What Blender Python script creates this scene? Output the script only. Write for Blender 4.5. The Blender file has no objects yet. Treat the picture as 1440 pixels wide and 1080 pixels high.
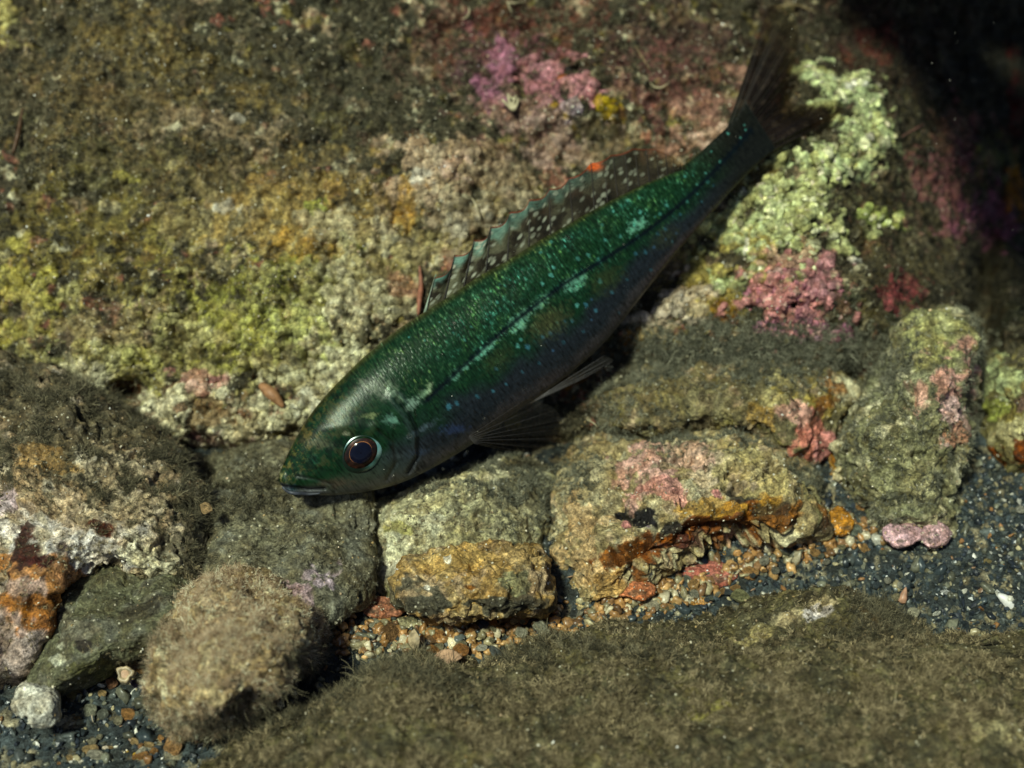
import bpy, math, random
import numpy as np
from mathutils import Vector, Matrix

random.seed(7)
rng = np.random.default_rng(7)
sc = bpy.context.scene
C = sc.collection

# ------------------------------------------------------------------ camera, sky, sun, exposure
PITCH = math.radians(42)
SP, CP = math.sin(PITCH), math.cos(PITCH)
DIST = 0.443                      # camera to the middle of the scene
S = 0.0002                        # metres per photo pixel at that distance
RV = np.array([1.0, 0.0, 0.0])
UV_ = np.array([0.0, SP, CP])
BV = np.array([0.0, -CP, SP])     # towards the camera

cam = bpy.data.cameras.new('camera')
camo = bpy.data.objects.new('camera', cam)
C.objects.link(camo)
camo.matrix_world = Matrix(((RV[0], UV_[0], BV[0], BV[0]*DIST), (RV[1], UV_[1], BV[1], BV[1]*DIST),
                            (RV[2], UV_[2], BV[2], BV[2]*DIST), (0, 0, 0, 1)))
cam.sensor_width = 36
cam.lens = 18/(720*S/DIST)
cam.clip_start = 0.01
cam.clip_end = 50
cam.dof.use_dof = True
cam.dof.focus_distance = DIST-0.056
cam.dof.aperture_fstop = 9
sc.camera = camo

LDIR = -0.30*RV+0.36*UV_+0.88*BV
LDIR = LDIR/np.linalg.norm(LDIR)
w = bpy.data.worlds.new('World')
sc.world = w
w.use_nodes = True
bg = w.node_tree.nodes['Background']
sky = w.node_tree.nodes.new('ShaderNodeTexSky')
sky.sky_type = 'NISHITA'
sky.sun_disc = False
sky.sun_elevation = math.asin(LDIR[2])
sky.sun_rotation = math.atan2(LDIR[0], LDIR[1])
w.node_tree.links.new(sky.outputs[0], bg.inputs[0])
bg.inputs[1].default_value = 0.05
sl = bpy.data.lights.new('sun', 'SUN')
sl.energy = 4.2
sl.angle = math.radians(6)
sl.color = (0.92, 1.0, 0.78)
so = bpy.data.objects.new('sun', sl)
C.objects.link(so)
so.location = Vector(LDIR*2)
so.rotation_euler = Vector(LDIR).to_track_quat('Z', 'Y').to_euler()
sc.view_settings.view_transform = 'Standard'
sc.view_settings.look = 'None'
sc.view_settings.exposure = -0.05
sc.view_settings.gamma = 1.0
sc.view_settings.use_curve_mapping = False

# ------------------------------------------------------------------ coordinates
ZG = -0.016*CP                    # height of the gravel bed


def unproj(px, py, h):
    """photo pixel + distance h in front of the middle plane -> (u, v, h)"""
    px, py, h = np.broadcast_arrays(np.asarray(px, float), np.asarray(py, float), np.asarray(h, float))
    k = (DIST-h)/DIST
    return np.stack([(px-720)*S*k, (540-py)*S*k, h], -1)


def world(q):
    q = np.asarray(q, float)
    return q[..., 0:1]*RV+q[..., 1:2]*UV_+q[..., 2:3]*BV


def at(px, py, h):
    return world(unproj(px, py, h))


def ground_h(px, py):
    a = (540-np.asarray(py, float))*S
    return (ZG-a*CP)/(SP-a*CP/DIST)


# ------------------------------------------------------------------ noise
_perm = np.random.default_rng(3).permutation(256).astype(np.int64)
_perm = np.concatenate([_perm, _perm, _perm])
_g = np.array([[1, 1, 0], [-1, 1, 0], [1, -1, 0], [-1, -1, 0], [1, 0, 1], [-1, 0, 1], [1, 0, -1], [-1, 0, -1],
               [0, 1, 1], [0, -1, 1], [0, 1, -1], [0, -1, -1], [1, 1, 0], [-1, 1, 0], [0, -1, 1], [0, -1, -1]], float)


def perlin(p):
    i = np.floor(p).astype(np.int64)
    f = p-i
    i &= 255
    u = f*f*f*(f*(f*6-15)+10)
    res = 0
    for dx in (0, 1):
        wx = u[:, 0] if dx else 1-u[:, 0]
        for dy in (0, 1):
            wy = u[:, 1] if dy else 1-u[:, 1]
            for dz in (0, 1):
                wz = u[:, 2] if dz else 1-u[:, 2]
                hsh = _perm[_perm[_perm[(i[:, 0]+dx) & 255]+((i[:, 1]+dy) & 255)]+((i[:, 2]+dz) & 255)] & 15
                g = _g[hsh]
                res = res+wx*wy*wz*(g[:, 0]*(f[:, 0]-dx)+g[:, 1]*(f[:, 1]-dy)+g[:, 2]*(f[:, 2]-dz))
    return res


def fbm(p, size, octaves=4, gain=0.5, off=0.0):
    """p in metres, size = size of the largest feature in metres"""
    q = p/size+off
    a, t = 1.0, 0
    for _ in range(octaves):
        t = t+a*perlin(q)
        q = q*2.03+11.7
        a *= gain
    return t


def worley(p, size, off=0.0):
    q = p/size+off
    i = np.floor(q).astype(np.int64)
    f1 = np.full(len(q), 9.0)
    f2 = np.full(len(q), 9.0)
    idn = np.zeros(len(q), np.int64)
    for dx in (-1, 0, 1):
        for dy in (-1, 0, 1):
            for dz in (-1, 0, 1):
                c = i+np.array([dx, dy, dz])
                hh = _perm[_perm[_perm[c[:, 0] & 255]+(c[:, 1] & 255)]+(c[:, 2] & 255)]
                jx = hh/255.0
                jy = _perm[hh+37]/255.0
                jz = _perm[hh+91]/255.0
                d = np.sqrt((c[:, 0]+jx-q[:, 0])**2+(c[:, 1]+jy-q[:, 1])**2+(c[:, 2]+jz-q[:, 2])**2)
                n = d < f1
                f2 = np.where(n, f1, np.minimum(f2, d))
                idn = np.where(n, hh, idn)
                f1 = np.where(n, d, f1)
    return f1, f2, idn


def sstep(a, b, x):
    t = np.clip((x-a)/(b-a), 0, 1)
    return t*t*(3-2*t)


# ------------------------------------------------------------------ object helpers
def obj(name, me, parent=None, mat=None, kind=None):
    o = bpy.data.objects.new(name, me)
    C.objects.link(o)
    if parent is not None:
        o.parent = parent
    if mat is not None and me is not None and len(me.materials) == 0:
        me.materials.append(mat)
    if kind:
        o['kind'] = kind
    return o


def tag(o, label, cat, group=None):
    o['label'] = label
    o['category'] = cat
    if group:
        o['group'] = group
    return o


def mesh(name, verts, faces, col=None, smooth=True, uv=None, extra=None):
    verts = np.asarray(verts, np.float32)
    faces = np.asarray(faces, np.int32)
    me = bpy.data.meshes.new(name)
    n = faces.shape[1]
    me.vertices.add(len(verts))
    me.vertices.foreach_set('co', verts.ravel())
    me.loops.add(faces.size)
    me.loops.foreach_set('vertex_index', faces.ravel())
    me.polygons.add(len(faces))
    me.polygons.foreach_set('loop_start', np.arange(0, faces.size, n, dtype=np.int32))
    me.polygons.foreach_set('use_smooth', np.full(len(faces), smooth))
    me.update(calc_edges=True)
    if col is not None:
        a = me.attributes.new('Col', 'FLOAT_COLOR', 'POINT')
        c4 = np.ones((len(verts), 4), np.float32)
        c4[:, :3] = np.clip(col, 0, 1)
        a.data.foreach_set('color', c4.ravel())
    if uv is not None:
        a = me.attributes.new('pat', 'FLOAT_VECTOR', 'POINT')
        u3 = np.zeros((len(verts), 3), np.float32)
        u3[:, :uv.shape[1]] = uv
        a.data.foreach_set('vector', u3.ravel())
    for k, v in (extra or {}).items():
        a = me.attributes.new(k, 'FLOAT', 'POINT')
        a.data.foreach_set('value', np.asarray(v, np.float32))
    return me


def grid_faces(nr, nc, wrap=False):
    r, c = np.meshgrid(np.arange(nr-1), np.arange(nc if wrap else nc-1), indexing='ij')
    c2 = (c+1) % nc
    return np.stack([r*nc+c, r*nc+c2, (r+1)*nc+c2, (r+1)*nc+c], -1).reshape(-1, 4)


def normals(v, f):
    a, b, c, d = v[f[:, 0]], v[f[:, 1]], v[f[:, 2]], v[f[:, 3]]
    fn = np.cross(c-a, d-b)
    n = np.zeros_like(v)
    for k in range(4):
        for ax in range(3):
            n[:, ax] += np.bincount(f[:, k], weights=fn[:, ax], minlength=len(v))
    return n/np.maximum(np.linalg.norm(n, axis=1, keepdims=True), 1e-12)


def tube(pts, rad, ns=8):
    pts = np.asarray(pts, float)
    rad = np.broadcast_to(np.asarray(rad, float), (len(pts),))
    tg = np.gradient(pts, axis=0)
    tg /= np.maximum(np.linalg.norm(tg, axis=1, keepdims=True), 1e-12)
    ref = np.array([0.31, 0.52, 0.79])
    a = np.cross(tg, ref)
    a /= np.maximum(np.linalg.norm(a, axis=1, keepdims=True), 1e-12)
    b = np.cross(tg, a)
    th = np.linspace(0, 2*np.pi, ns, endpoint=False)
    v = pts[:, None]+rad[:, None, None]*(np.cos(th)[None, :, None]*a[:, None]+np.sin(th)[None, :, None]*b[:, None])
    v = v.reshape(-1, 3)
    f = grid_faces(len(pts), ns, True)
    v = np.vstack([v, pts[:1]-tg[:1]*rad[0]*0.5, pts[-1:]+tg[-1:]*rad[-1]*0.5])
    n0, n1 = len(v)-2, len(v)-1
    base = (len(pts)-1)*ns
    cap = [[n0, (j+1) % ns, j, j] for j in range(ns)]+[[n1, base+j, base+(j+1) % ns, base+(j+1) % ns] for j in range(ns)]
    return v, f, np.array(cap)


def tube_mesh(name, pts, rad, ns=8):
    v, f, cap = tube(pts, rad, ns)
    me = bpy.data.meshes.new(name)
    me.from_pydata(v.tolist(), [], f.tolist()+[list(dict.fromkeys(q)) for q in cap.tolist()])
    for p in me.polygons:
        p.use_smooth = True
    return me


def smooth_path(p, n):
    p = np.asarray(p, float)
    t = np.arange(len(p))
    q = np.linspace(0, len(p)-1, n)
    return np.stack([spline(t, p[:, k], q) for k in range(p.shape[1])], -1)


def spline(x, y, q):
    """Catmull-Rom style cubic interpolation with finite-difference tangents"""
    x, y, q = np.asarray(x, float), np.asarray(y, float), np.asarray(q, float)
    m = np.gradient(y, x)
    i = np.clip(np.searchsorted(x, q)-1, 0, len(x)-2)
    hh = x[i+1]-x[i]
    t = np.clip((q-x[i])/hh, 0, 1)
    return ((2*t**3-3*t**2+1)*y[i]+(t**3-2*t**2+t)*hh*m[i]+(-2*t**3+3*t**2)*y[i+1]+(t**3-t**2)*hh*m[i+1])


# ------------------------------------------------------------------ materials
class NT:
    def __init__(self, name):
        self.m = bpy.data.materials.new(name)
        self.m.use_nodes = True
        self.t = self.m.node_tree
        self.b = self.t.nodes['Principled BSDF']
        self.out = self.t.nodes['Material Output']

    def n(self, kind, **kw):
        x = self.t.nodes.new('ShaderNode'+kind)
        for k, v in kw.items():
            setattr(x, k, v)
        return x

    def l(self, a, b):
        self.t.links.new(a, b)

    def attr(self, name):
        return self.n('Attribute', attribute_name=name)

    def noise(self, vec, scale, detail=4, rough=0.55, out=0):
        x = self.n('TexNoise')
        x.inputs['Scale'].default_value = scale
        x.inputs['Detail'].default_value = detail
        x.inputs['Roughness'].default_value = rough
        self.l(vec, x.inputs['Vector'])
        return x.outputs[out]

    def ramp(self, fac, stops):
        x = self.n('ValToRGB')
        e = x.color_ramp.elements
        while len(e) < len(stops):
            e.new(0.5)
        for el, (p, c) in zip(e, stops):
            el.position = p
            el.color = (c, c, c, 1) if isinstance(c, (int, float)) else (*c, 1)
        self.l(fac, x.inputs[0])
        return x.outputs[0]

    def mix(self, fac, a, b, mode='MIX'):
        x = self.n('Mix', data_type='RGBA', blend_type=mode)
        for v, s in ((fac, x.inputs[0]), (a, x.inputs[6]), (b, x.inputs[7])):
            if isinstance(v, bpy.types.NodeSocket):
                self.l(v, s)
            elif isinstance(v, (int, float)):
                s.default_value = v
            else:
                s.default_value = (*v, 1)
        return x.outputs[2]

    def math(self, op, a, b=0.0):
        x = self.n('Math', operation=op)
        for v, s in ((a, x.inputs[0]), (b, x.inputs[1])):
            if isinstance(v, bpy.types.NodeSocket):
                self.l(v, s)
            else:
                s.default_value = v
        return x.outputs[0]

    def set(self, **kw):
        for k, v in kw.items():
            s = self.b.inputs[k.replace('_', ' ')]
            if isinstance(v, bpy.types.NodeSocket):
                self.l(v, s)
            else:
                s.default_value = v

    def bump(self, height, strength, dist):
        x = self.n('Bump')
        x.inputs['Strength'].default_value = strength
        x.inputs['Distance'].default_value = dist
        self.l(height, x.inputs['Height'])
        self.l(x.outputs[0], self.b.inputs['Normal'])


def rock_material(name, speck=(0.75, 0.70, 0.52), amount=1.0):
    m = NT(name)
    co = m.n('TexCoord').outputs['Object']
    hs = m.n('HueSaturation')
    hs.inputs['Saturation'].default_value = 1.13
    hs.inputs['Value'].default_value = 1.08
    m.l(m.attr('Col').outputs['Color'], hs.inputs['Color'])
    col = hs.outputs[0]
    n1 = m.noise(co, 520, 7, 0.62)
    n2 = m.noise(co, 1900, 3, 0.6)
    n3 = m.noise(co, 160, 5, 0.6)
    k1 = m.ramp(n1, [(0.30, 0.30), (0.50, 0.85), (0.72, 1.9)])
    k2 = m.ramp(n2, [(0.32, 0.45), (0.5, 1.0), (0.68, 1.7)])
    c = m.mix(1.0, col, k1, 'MULTIPLY')
    c = m.mix(1.0, c, k2, 'MULTIPLY')
    # thin brown film and dark pits
    film = m.ramp(n3, [(0.42, 0.0), (0.62, 0.65)])
    c = m.mix(film, c, m.mix(1.0, c, (0.62, 0.50, 0.34), 'MULTIPLY'))
    vo = m.n('TexVoronoi')
    vo.inputs['Scale'].default_value = 620
    m.l(co, vo.inputs['Vector'])
    sp = m.ramp(vo.outputs['Distance'], [(0.10, 1.0), (0.22, 0.0)])
    gate = m.ramp(m.noise(co, 230, 3), [(0.50, 0.0), (0.60, 0.75*amount)])
    c = m.mix(m.math('MULTIPLY', sp, gate), c, speck)
    m.set(Base_Color=c, Roughness=0.62)
    m.b.inputs['Specular IOR Level'].default_value = 0.35
    hgt = m.math('ADD', m.math('MULTIPLY', n1, 1.0), m.math('MULTIPLY', n2, 0.45))
    m.bump(hgt, 0.9, 0.0011)
    return m.m


def turf_material(name, a, b, c, sheen=0.3):
    m = NT(name)
    ci = m.n('HairInfo')
    r = m.math('ADD', m.math('MULTIPLY', ci.outputs['Random'], 0.3), m.math('MULTIPLY', m.attr('tint').outputs['Fac'], 0.7))
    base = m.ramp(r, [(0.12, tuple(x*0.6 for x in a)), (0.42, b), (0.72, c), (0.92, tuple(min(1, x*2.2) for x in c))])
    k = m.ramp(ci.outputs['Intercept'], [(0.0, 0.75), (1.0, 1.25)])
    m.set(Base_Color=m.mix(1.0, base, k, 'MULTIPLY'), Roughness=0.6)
    m.b.inputs['Specular IOR Level'].default_value = sheen
    return m.m


def pebble_material():
    m = NT('pebble')
    co = m.n('TexCoord').outputs['Object']
    oi = m.n('ObjectInfo')
    add = m.n('VectorMath', operation='ADD')
    m.l(co, add.inputs[0])
    sc3 = m.n('VectorMath', operation='SCALE')
    m.l(oi.outputs['Location'], sc3.inputs[0])
    sc3.inputs['Scale'].default_value = 40
    m.l(sc3.outputs[0], add.inputs[1])
    n1 = m.noise(add.outputs[0], 1.6, 6, 0.65)
    n2 = m.noise(add.outputs[0], 7, 4, 0.6)
    k = m.ramp(n1, [(0.32, 0.32), (0.5, 0.95), (0.68, 1.8)])
    c = m.mix(1.0, oi.outputs['Color'], k, 'MULTIPLY')
    c = m.mix(m.ramp(n2, [(0.55, 0.0), (0.72, 0.5)]), c, (0.085, 0.072, 0.042))
    m.set(Base_Color=c, Roughness=0.5)
    m.b.inputs['Specular IOR Level'].default_value = 0.35
    m.bump(m.math('ADD', n1, n2), 0.8, 0.25)
    return m.m


def simple_material(name, col, rough=0.5, metal=0.0, var=0.4, scale=700, spec=0.4):
    m = NT(name)
    co = m.n('TexCoord').outputs['Object']
    n1 = m.noise(co, scale, 4)
    k = m.ramp(n1, [(0.3, 1-var), (0.7, 1+var)])
    m.set(Base_Color=m.mix(1.0, col, k, 'MULTIPLY'), Roughness=rough, Metallic=metal)
    m.b.inputs['Specular IOR Level'].default_value = spec
    return m.m


def vcol_material(name, rough=0.55, spec=0.4):
    m = NT(name)
    co = m.n('TexCoord').outputs['Object']
    n1 = m.noise(co, 1500, 3)
    m.set(Base_Color=m.mix(1.0, m.attr('Col').outputs['Color'], m.ramp(n1, [(0.3, 0.6), (0.7, 1.4)]), 'MULTIPLY'), Roughness=rough)
    m.b.inputs['Specular IOR Level'].default_value = spec
    return m.m


M_reef = rock_material('encrusted_reef')
M_rock = rock_material('encrusted_rock')
M_grain = vcol_material('sand_grains', 0.35, 0.6)
M_nod = rock_material('nodule_crust', amount=0.4)
M_peb = pebble_material()
M_turf_brown = turf_material('brown_turf', (0.028, 0.026, 0.016), (0.062, 0.056, 0.033), (0.150, 0.130, 0.078))
M_turf_olive = turf_material('olive_turf', (0.064, 0.049, 0.026), (0.142, 0.110, 0.058), (0.27, 0.218, 0.125))
M_turf_silt = turf_material('silty_turf', (0.06, 0.055, 0.036), (0.135, 0.125, 0.084), (0.23, 0.21, 0.145))
M_turf_shade = turf_material('shade_painted_turf', (0.014, 0.013, 0.009), (0.030, 0.027, 0.017), (0.065, 0.055, 0.032))  # strand colours darkened to paint in the upper-right light falloff
M_turf_tan = turf_material('tan_turf', (0.20, 0.125, 0.068), (0.42, 0.29, 0.17), (0.62, 0.49, 0.33))
M_turf_grey = turf_material('grey_turf', (0.050, 0.052, 0.036), (0.105, 0.105, 0.072), (0.19, 0.185, 0.13))

# albedos
TURF = (0.048, 0.042, 0.025)
DKOL = (0.035, 0.036, 0.020)
OLIVE = (0.24, 0.20, 0.065)
YEL = (0.42, 0.38, 0.12)
CREAM = (0.64, 0.60, 0.42)
PALEG = (0.56, 0.64, 0.36)
WHITE = (0.78, 0.76, 0.66)
PINK = (0.56, 0.27, 0.26)
SALM = (0.55, 0.31, 0.22)
BEIGE = (0.40, 0.31, 0.21)
MAUVE = (0.36, 0.17, 0.24)
LILAC = (0.52, 0.42, 0.48)
RUST = (0.26, 0.105, 0.025)
GOLD = (0.46, 0.28, 0.08)
MAROON = (0.085, 0.032, 0.028)
BLACK = (0.010, 0.009, 0.010)
GREY = (0.15, 0.15, 0.12)
GRGRN = (0.19, 0.19, 0.115)


def paint(col, px, py, P, patches, warp, acc=None):
    """blend albedo patches (px, py, rx, ry, degrees, colour, amount) with ragged, patchy edges"""
    for k, (x, y, rx, ry, rot, c, amt) in enumerate(patches):
        dx, dy = px-x, py-y
        near = np.where((np.abs(dx) < 1.7*max(rx, ry)) & (np.abs(dy) < 1.7*max(rx, ry)))[0]
        if len(near) == 0:
            continue
        a = math.radians(rot)
        ex = (dx[near]*math.cos(a)+dy[near]*math.sin(a))/rx
        ey = (-dx[near]*math.sin(a)+dy[near]*math.cos(a))/ry
        d = np.sqrt(ex*ex+ey*ey)
        q = P[near]
        nz = fbm(q, warp, 4, 0.6, 5.3*k+1.1)
        mk = amt*sstep(-0.07, 0.15, 0.75-d+0.95*nz)
        if acc is not None:
            acc[near] = np.maximum(acc[near], mk) if max(c) > 0.35 else acc[near]*(1-mk)
        shade = 1+0.35*fbm(q, warp*0.5, 2, 0.5, 2.2*k)
        col[near] = col[near]*(1-mk[:, None])+np.array(c)*shade[:, None]*mk[:, None]
    return col


def sampler(P, N, F, weight, count, r):
    """points spread evenly over the surface area, weighted per vertex"""
    w_ = np.clip(weight, 0, None)*(N@BV > -0.35)
    a, b, c, d = (P[F[:, k]] for k in range(4))
    fw = 0.5*np.linalg.norm(np.cross(c-a, d-b), axis=1)*w_[F].mean(1)
    idx = r.choice(len(F), count, p=fw/fw.sum())
    u, v = r.random((count, 1)), r.random((count, 1))
    f = F[idx]
    pos = (P[f[:, 0]]*(1-u)+P[f[:, 1]]*u)*(1-v)+(P[f[:, 3]]*(1-u)+P[f[:, 2]]*u)*v
    nn = N[f].mean(1)
    nn /= np.maximum(np.linalg.norm(nn, axis=1, keepdims=True), 1e-9)
    return pos, nn, w_[f].mean(1)


def make_hair(name, P, N, F, count, weight, length, radius, mat, parent, droop=0.3, spread=0.7, clump=9, seed=0, jitter=0.0006):
    """filamentous turf: small clumps of curled strands rooted on the surface"""
    r = np.random.default_rng(100+seed)
    nc = max(1, count//clump)
    root, nrm, ws = sampler(P, N, F, weight, nc, r)
    lean = nrm+0.55*r.normal(0, 1, (nc, 3))*spread
    clen = length*np.exp(r.normal(0, 0.35, nc))*(0.55+0.45*np.clip(ws/np.percentile(ws, 80), 0, 1))
    root = np.repeat(root, clump, 0)+r.normal(0, radius*3, (nc*clump, 3))
    d0 = np.repeat(lean, clump, 0)+spread*r.normal(0, 0.55, (nc*clump, 3))
    d0 /= np.linalg.norm(d0, axis=1, keepdims=True)
    ln = np.repeat(clen, clump)*r.uniform(0.45, 1.15, nc*clump)
    npt = 5
    pos = np.zeros((nc*clump, npt, 3))
    pos[:, 0] = root-d0*ln[:, None]*0.08
    d = d0
    for k in range(1, npt):
        d = d+r.normal(0, 0.38, d.shape)+np.array([0, 0, 0.06-0.10*droop*k])
        d /= np.linalg.norm(d, axis=1, keepdims=True)
        pos[:, k] = pos[:, k-1]+d*(ln/(npt-1))[:, None]
    rad = (radius*np.array([1.0, 1.0, 0.9, 0.75, 0.4]))[None, :]*r.uniform(0.6, 1.4, (nc*clump, 1))
    hc = bpy.data.hair_curves.new(name)
    hc.add_curves([npt]*(nc*clump))
    hc.attributes['position'].data.foreach_set('vector', pos.astype(np.float32).ravel())
    ra = hc.attributes.get('radius') or hc.attributes.new('radius', 'FLOAT', 'POINT')
    ra.data.foreach_set('value', rad.astype(np.float32).ravel())
    ta = hc.attributes.new('tint', 'FLOAT', 'CURVE')
    ta.data.foreach_set('value', np.repeat(r.random(nc), clump).astype(np.float32))
    hc.materials.append(mat)
    o = bpy.data.objects.new(name, hc)
    C.objects.link(o)
    o.parent = parent
    o['kind'] = 'stuff'
    return o


_ico = None


def ico(sub):
    import bmesh
    bm = bmesh.new()
    bmesh.ops.create_icosphere(bm, subdivisions=sub, radius=1)
    v = np.array([x.co[:] for x in bm.verts])
    f = np.array([[q.index for q in x.verts] for x in bm.faces])
    bm.free()
    return v, f


ICO1, ICO2, ICO3 = ico(1), ico(2), ico(3)


def grains(name, P, N, F, count, weight, smin, smax, palette, mat, parent, seed=0, lift=0.3, base=ICO1, flat=0.7, power=2.2):
    r = np.random.default_rng(500+seed)
    root, nrm, _ = sampler(P, N, F, weight, count, r)
    size = smin+(smax-smin)*r.random(count)**power
    bv, bf = base
    A = r.normal(0, 1, (count, 3, 3))
    q, _ = np.linalg.qr(A)
    sc3 = r.uniform(0.55, 1.2, (count, 3))*np.array([1.1, 0.9, flat])
    jit = 1+0.22*r.normal(0, 1, (count, len(bv)))
    v = bv[None]*jit[:, :, None]*sc3[:, None, :]*size[:, None, None]
    v = np.einsum('nij,nkj->nki', q, v)
    pos = root+nrm*(size*lift)[:, None]
    v = (v+pos[:, None]).reshape(-1, 3)
    f = (bf[None]+(np.arange(count)*len(bv))[:, None, None]).reshape(-1, 3)
    pal = np.array([p[:3] for p in palette])
    pw = np.array([p[3] for p in palette], float)
    ci = r.choice(len(pal), count, p=pw/pw.sum())
    col = np.repeat(pal[ci]*np.exp(r.normal(0, 0.28, (count, 1))), len(bv), 0)
    o = obj(name, mesh(name, v, f, col, smooth=len(bv) > 20), parent, mat, 'stuff')
    return o


GRAIN_PAL = [(0.62, 0.56, 0.42, 3), (0.80, 0.78, 0.70, 0.5), (0.36, 0.25, 0.11, 2), (0.50, 0.36, 0.22, 1), (0.20, 0.19, 0.14, 2)]

# ------------------------------------------------------------------ the reef slope behind everything
BUMPS = [  # px, py, rx, ry, height (m)
    (260, 130, 430, 260, 0.022), (420, 430, 260, 120, 0.010), (120, 420, 160, 90, 0.010), (620, 250, 160, 110, 0.008),
    (790, 120, 70, 50, 0.006), (960, 140, 130, 90, 0.004), (1090, 300, 120, 85, 0.012), (1190, 210, 90, 80, 0.010),
    (1110, 420, 110, 60, 0.012), (940, 440, 90, 60, 0.006), (1290, 20, 200, 120, -0.020),
    (1380, 440, 24, 90, -0.045), (1380, 600, 22, 90, -0.03), (1350, 270, 60, 80, 0.010), (1080, 500, 170, 40, 0.008), (1300, 420, 70, 60, 0.012),
    (320, 582, 85, 52, 0.007), (320, 585, 44, 26, -0.006), (190, 553, 30, 20, -0.014), (290, 665, 45, 28, -0.018),
    (810, 103, 10, 7, -0.007), (480, 470, 40, 60, 0.005), (430, 570, 60, 50, 0.004), (860, 500, 60, 26, -0.003),
    (1245, 250, 50, 60, -0.008), (690, 60, 120, 50, -0.006), (560, 130, 160, 70, -0.005), (1113, 430, 9, 7, -0.004),
    (1010, 455, 12, 9, -0.004), (1060, 270, 50, 22, -0.003),
]
REEF_PATCHES_TOP = [
    (470, 500, 60, 60, -40, (0.66, 0.64, 0.45), 0.75), (410, 470, 60, 36, 0, (0.52, 0.54, 0.22), 0.75), (350, 460, 50, 30, 0, (0.48, 0.48, 0.16), 0.7), (455, 590, 44, 60, -30, (0.66, 0.64, 0.50), 0.85),
    (270, 470, 60, 26, 10, (0.50, 0.46, 0.24), 0.7), (160, 500, 70, 26, 0, (0.46, 0.44, 0.20), 0.7), (235, 580, 40, 18, 0, (0.70, 0.66, 0.48), 0.8), (340, 610, 46, 14, -20, (0.72, 0.66, 0.46), 0.85), (360, 565, 22, 24, 0, (0.66, 0.62, 0.44), 0.8),
    (260, 580, 14, 10, 0, (0.10, 0.03, 0.01), 0.8), (420, 505, 40, 24, 0, (0.09, 0.075, 0.025), 0.7), (300, 500, 40, 16, 0, (0.10, 0.085, 0.03), 0.7), (350, 415, 30, 22, 0, (0.10, 0.10, 0.03), 0.6),
    (600, 240, 26, 22, 0, (0.62, 0.50, 0.36), 0.7), (640, 250, 20, 26, 0, (0.58, 0.42, 0.34), 0.7), (590, 250, 12, 12, 0, WHITE, 0.5), (650, 315, 50, 20, -20, (0.55, 0.50, 0.40), 0.6), (320, 290, 26, 14, 0, WHITE, 0.6), (240, 180, 18, 8, 0, CREAM, 0.6), (180, 250, 22, 10, 0, YEL, 0.6), (330, 160, 14, 8, 0, WHITE, 0.6), (150, 290, 20, 10, 0, CREAM, 0.4), (215, 345, 30, 20, 0, YEL, 0.4),
]
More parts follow.
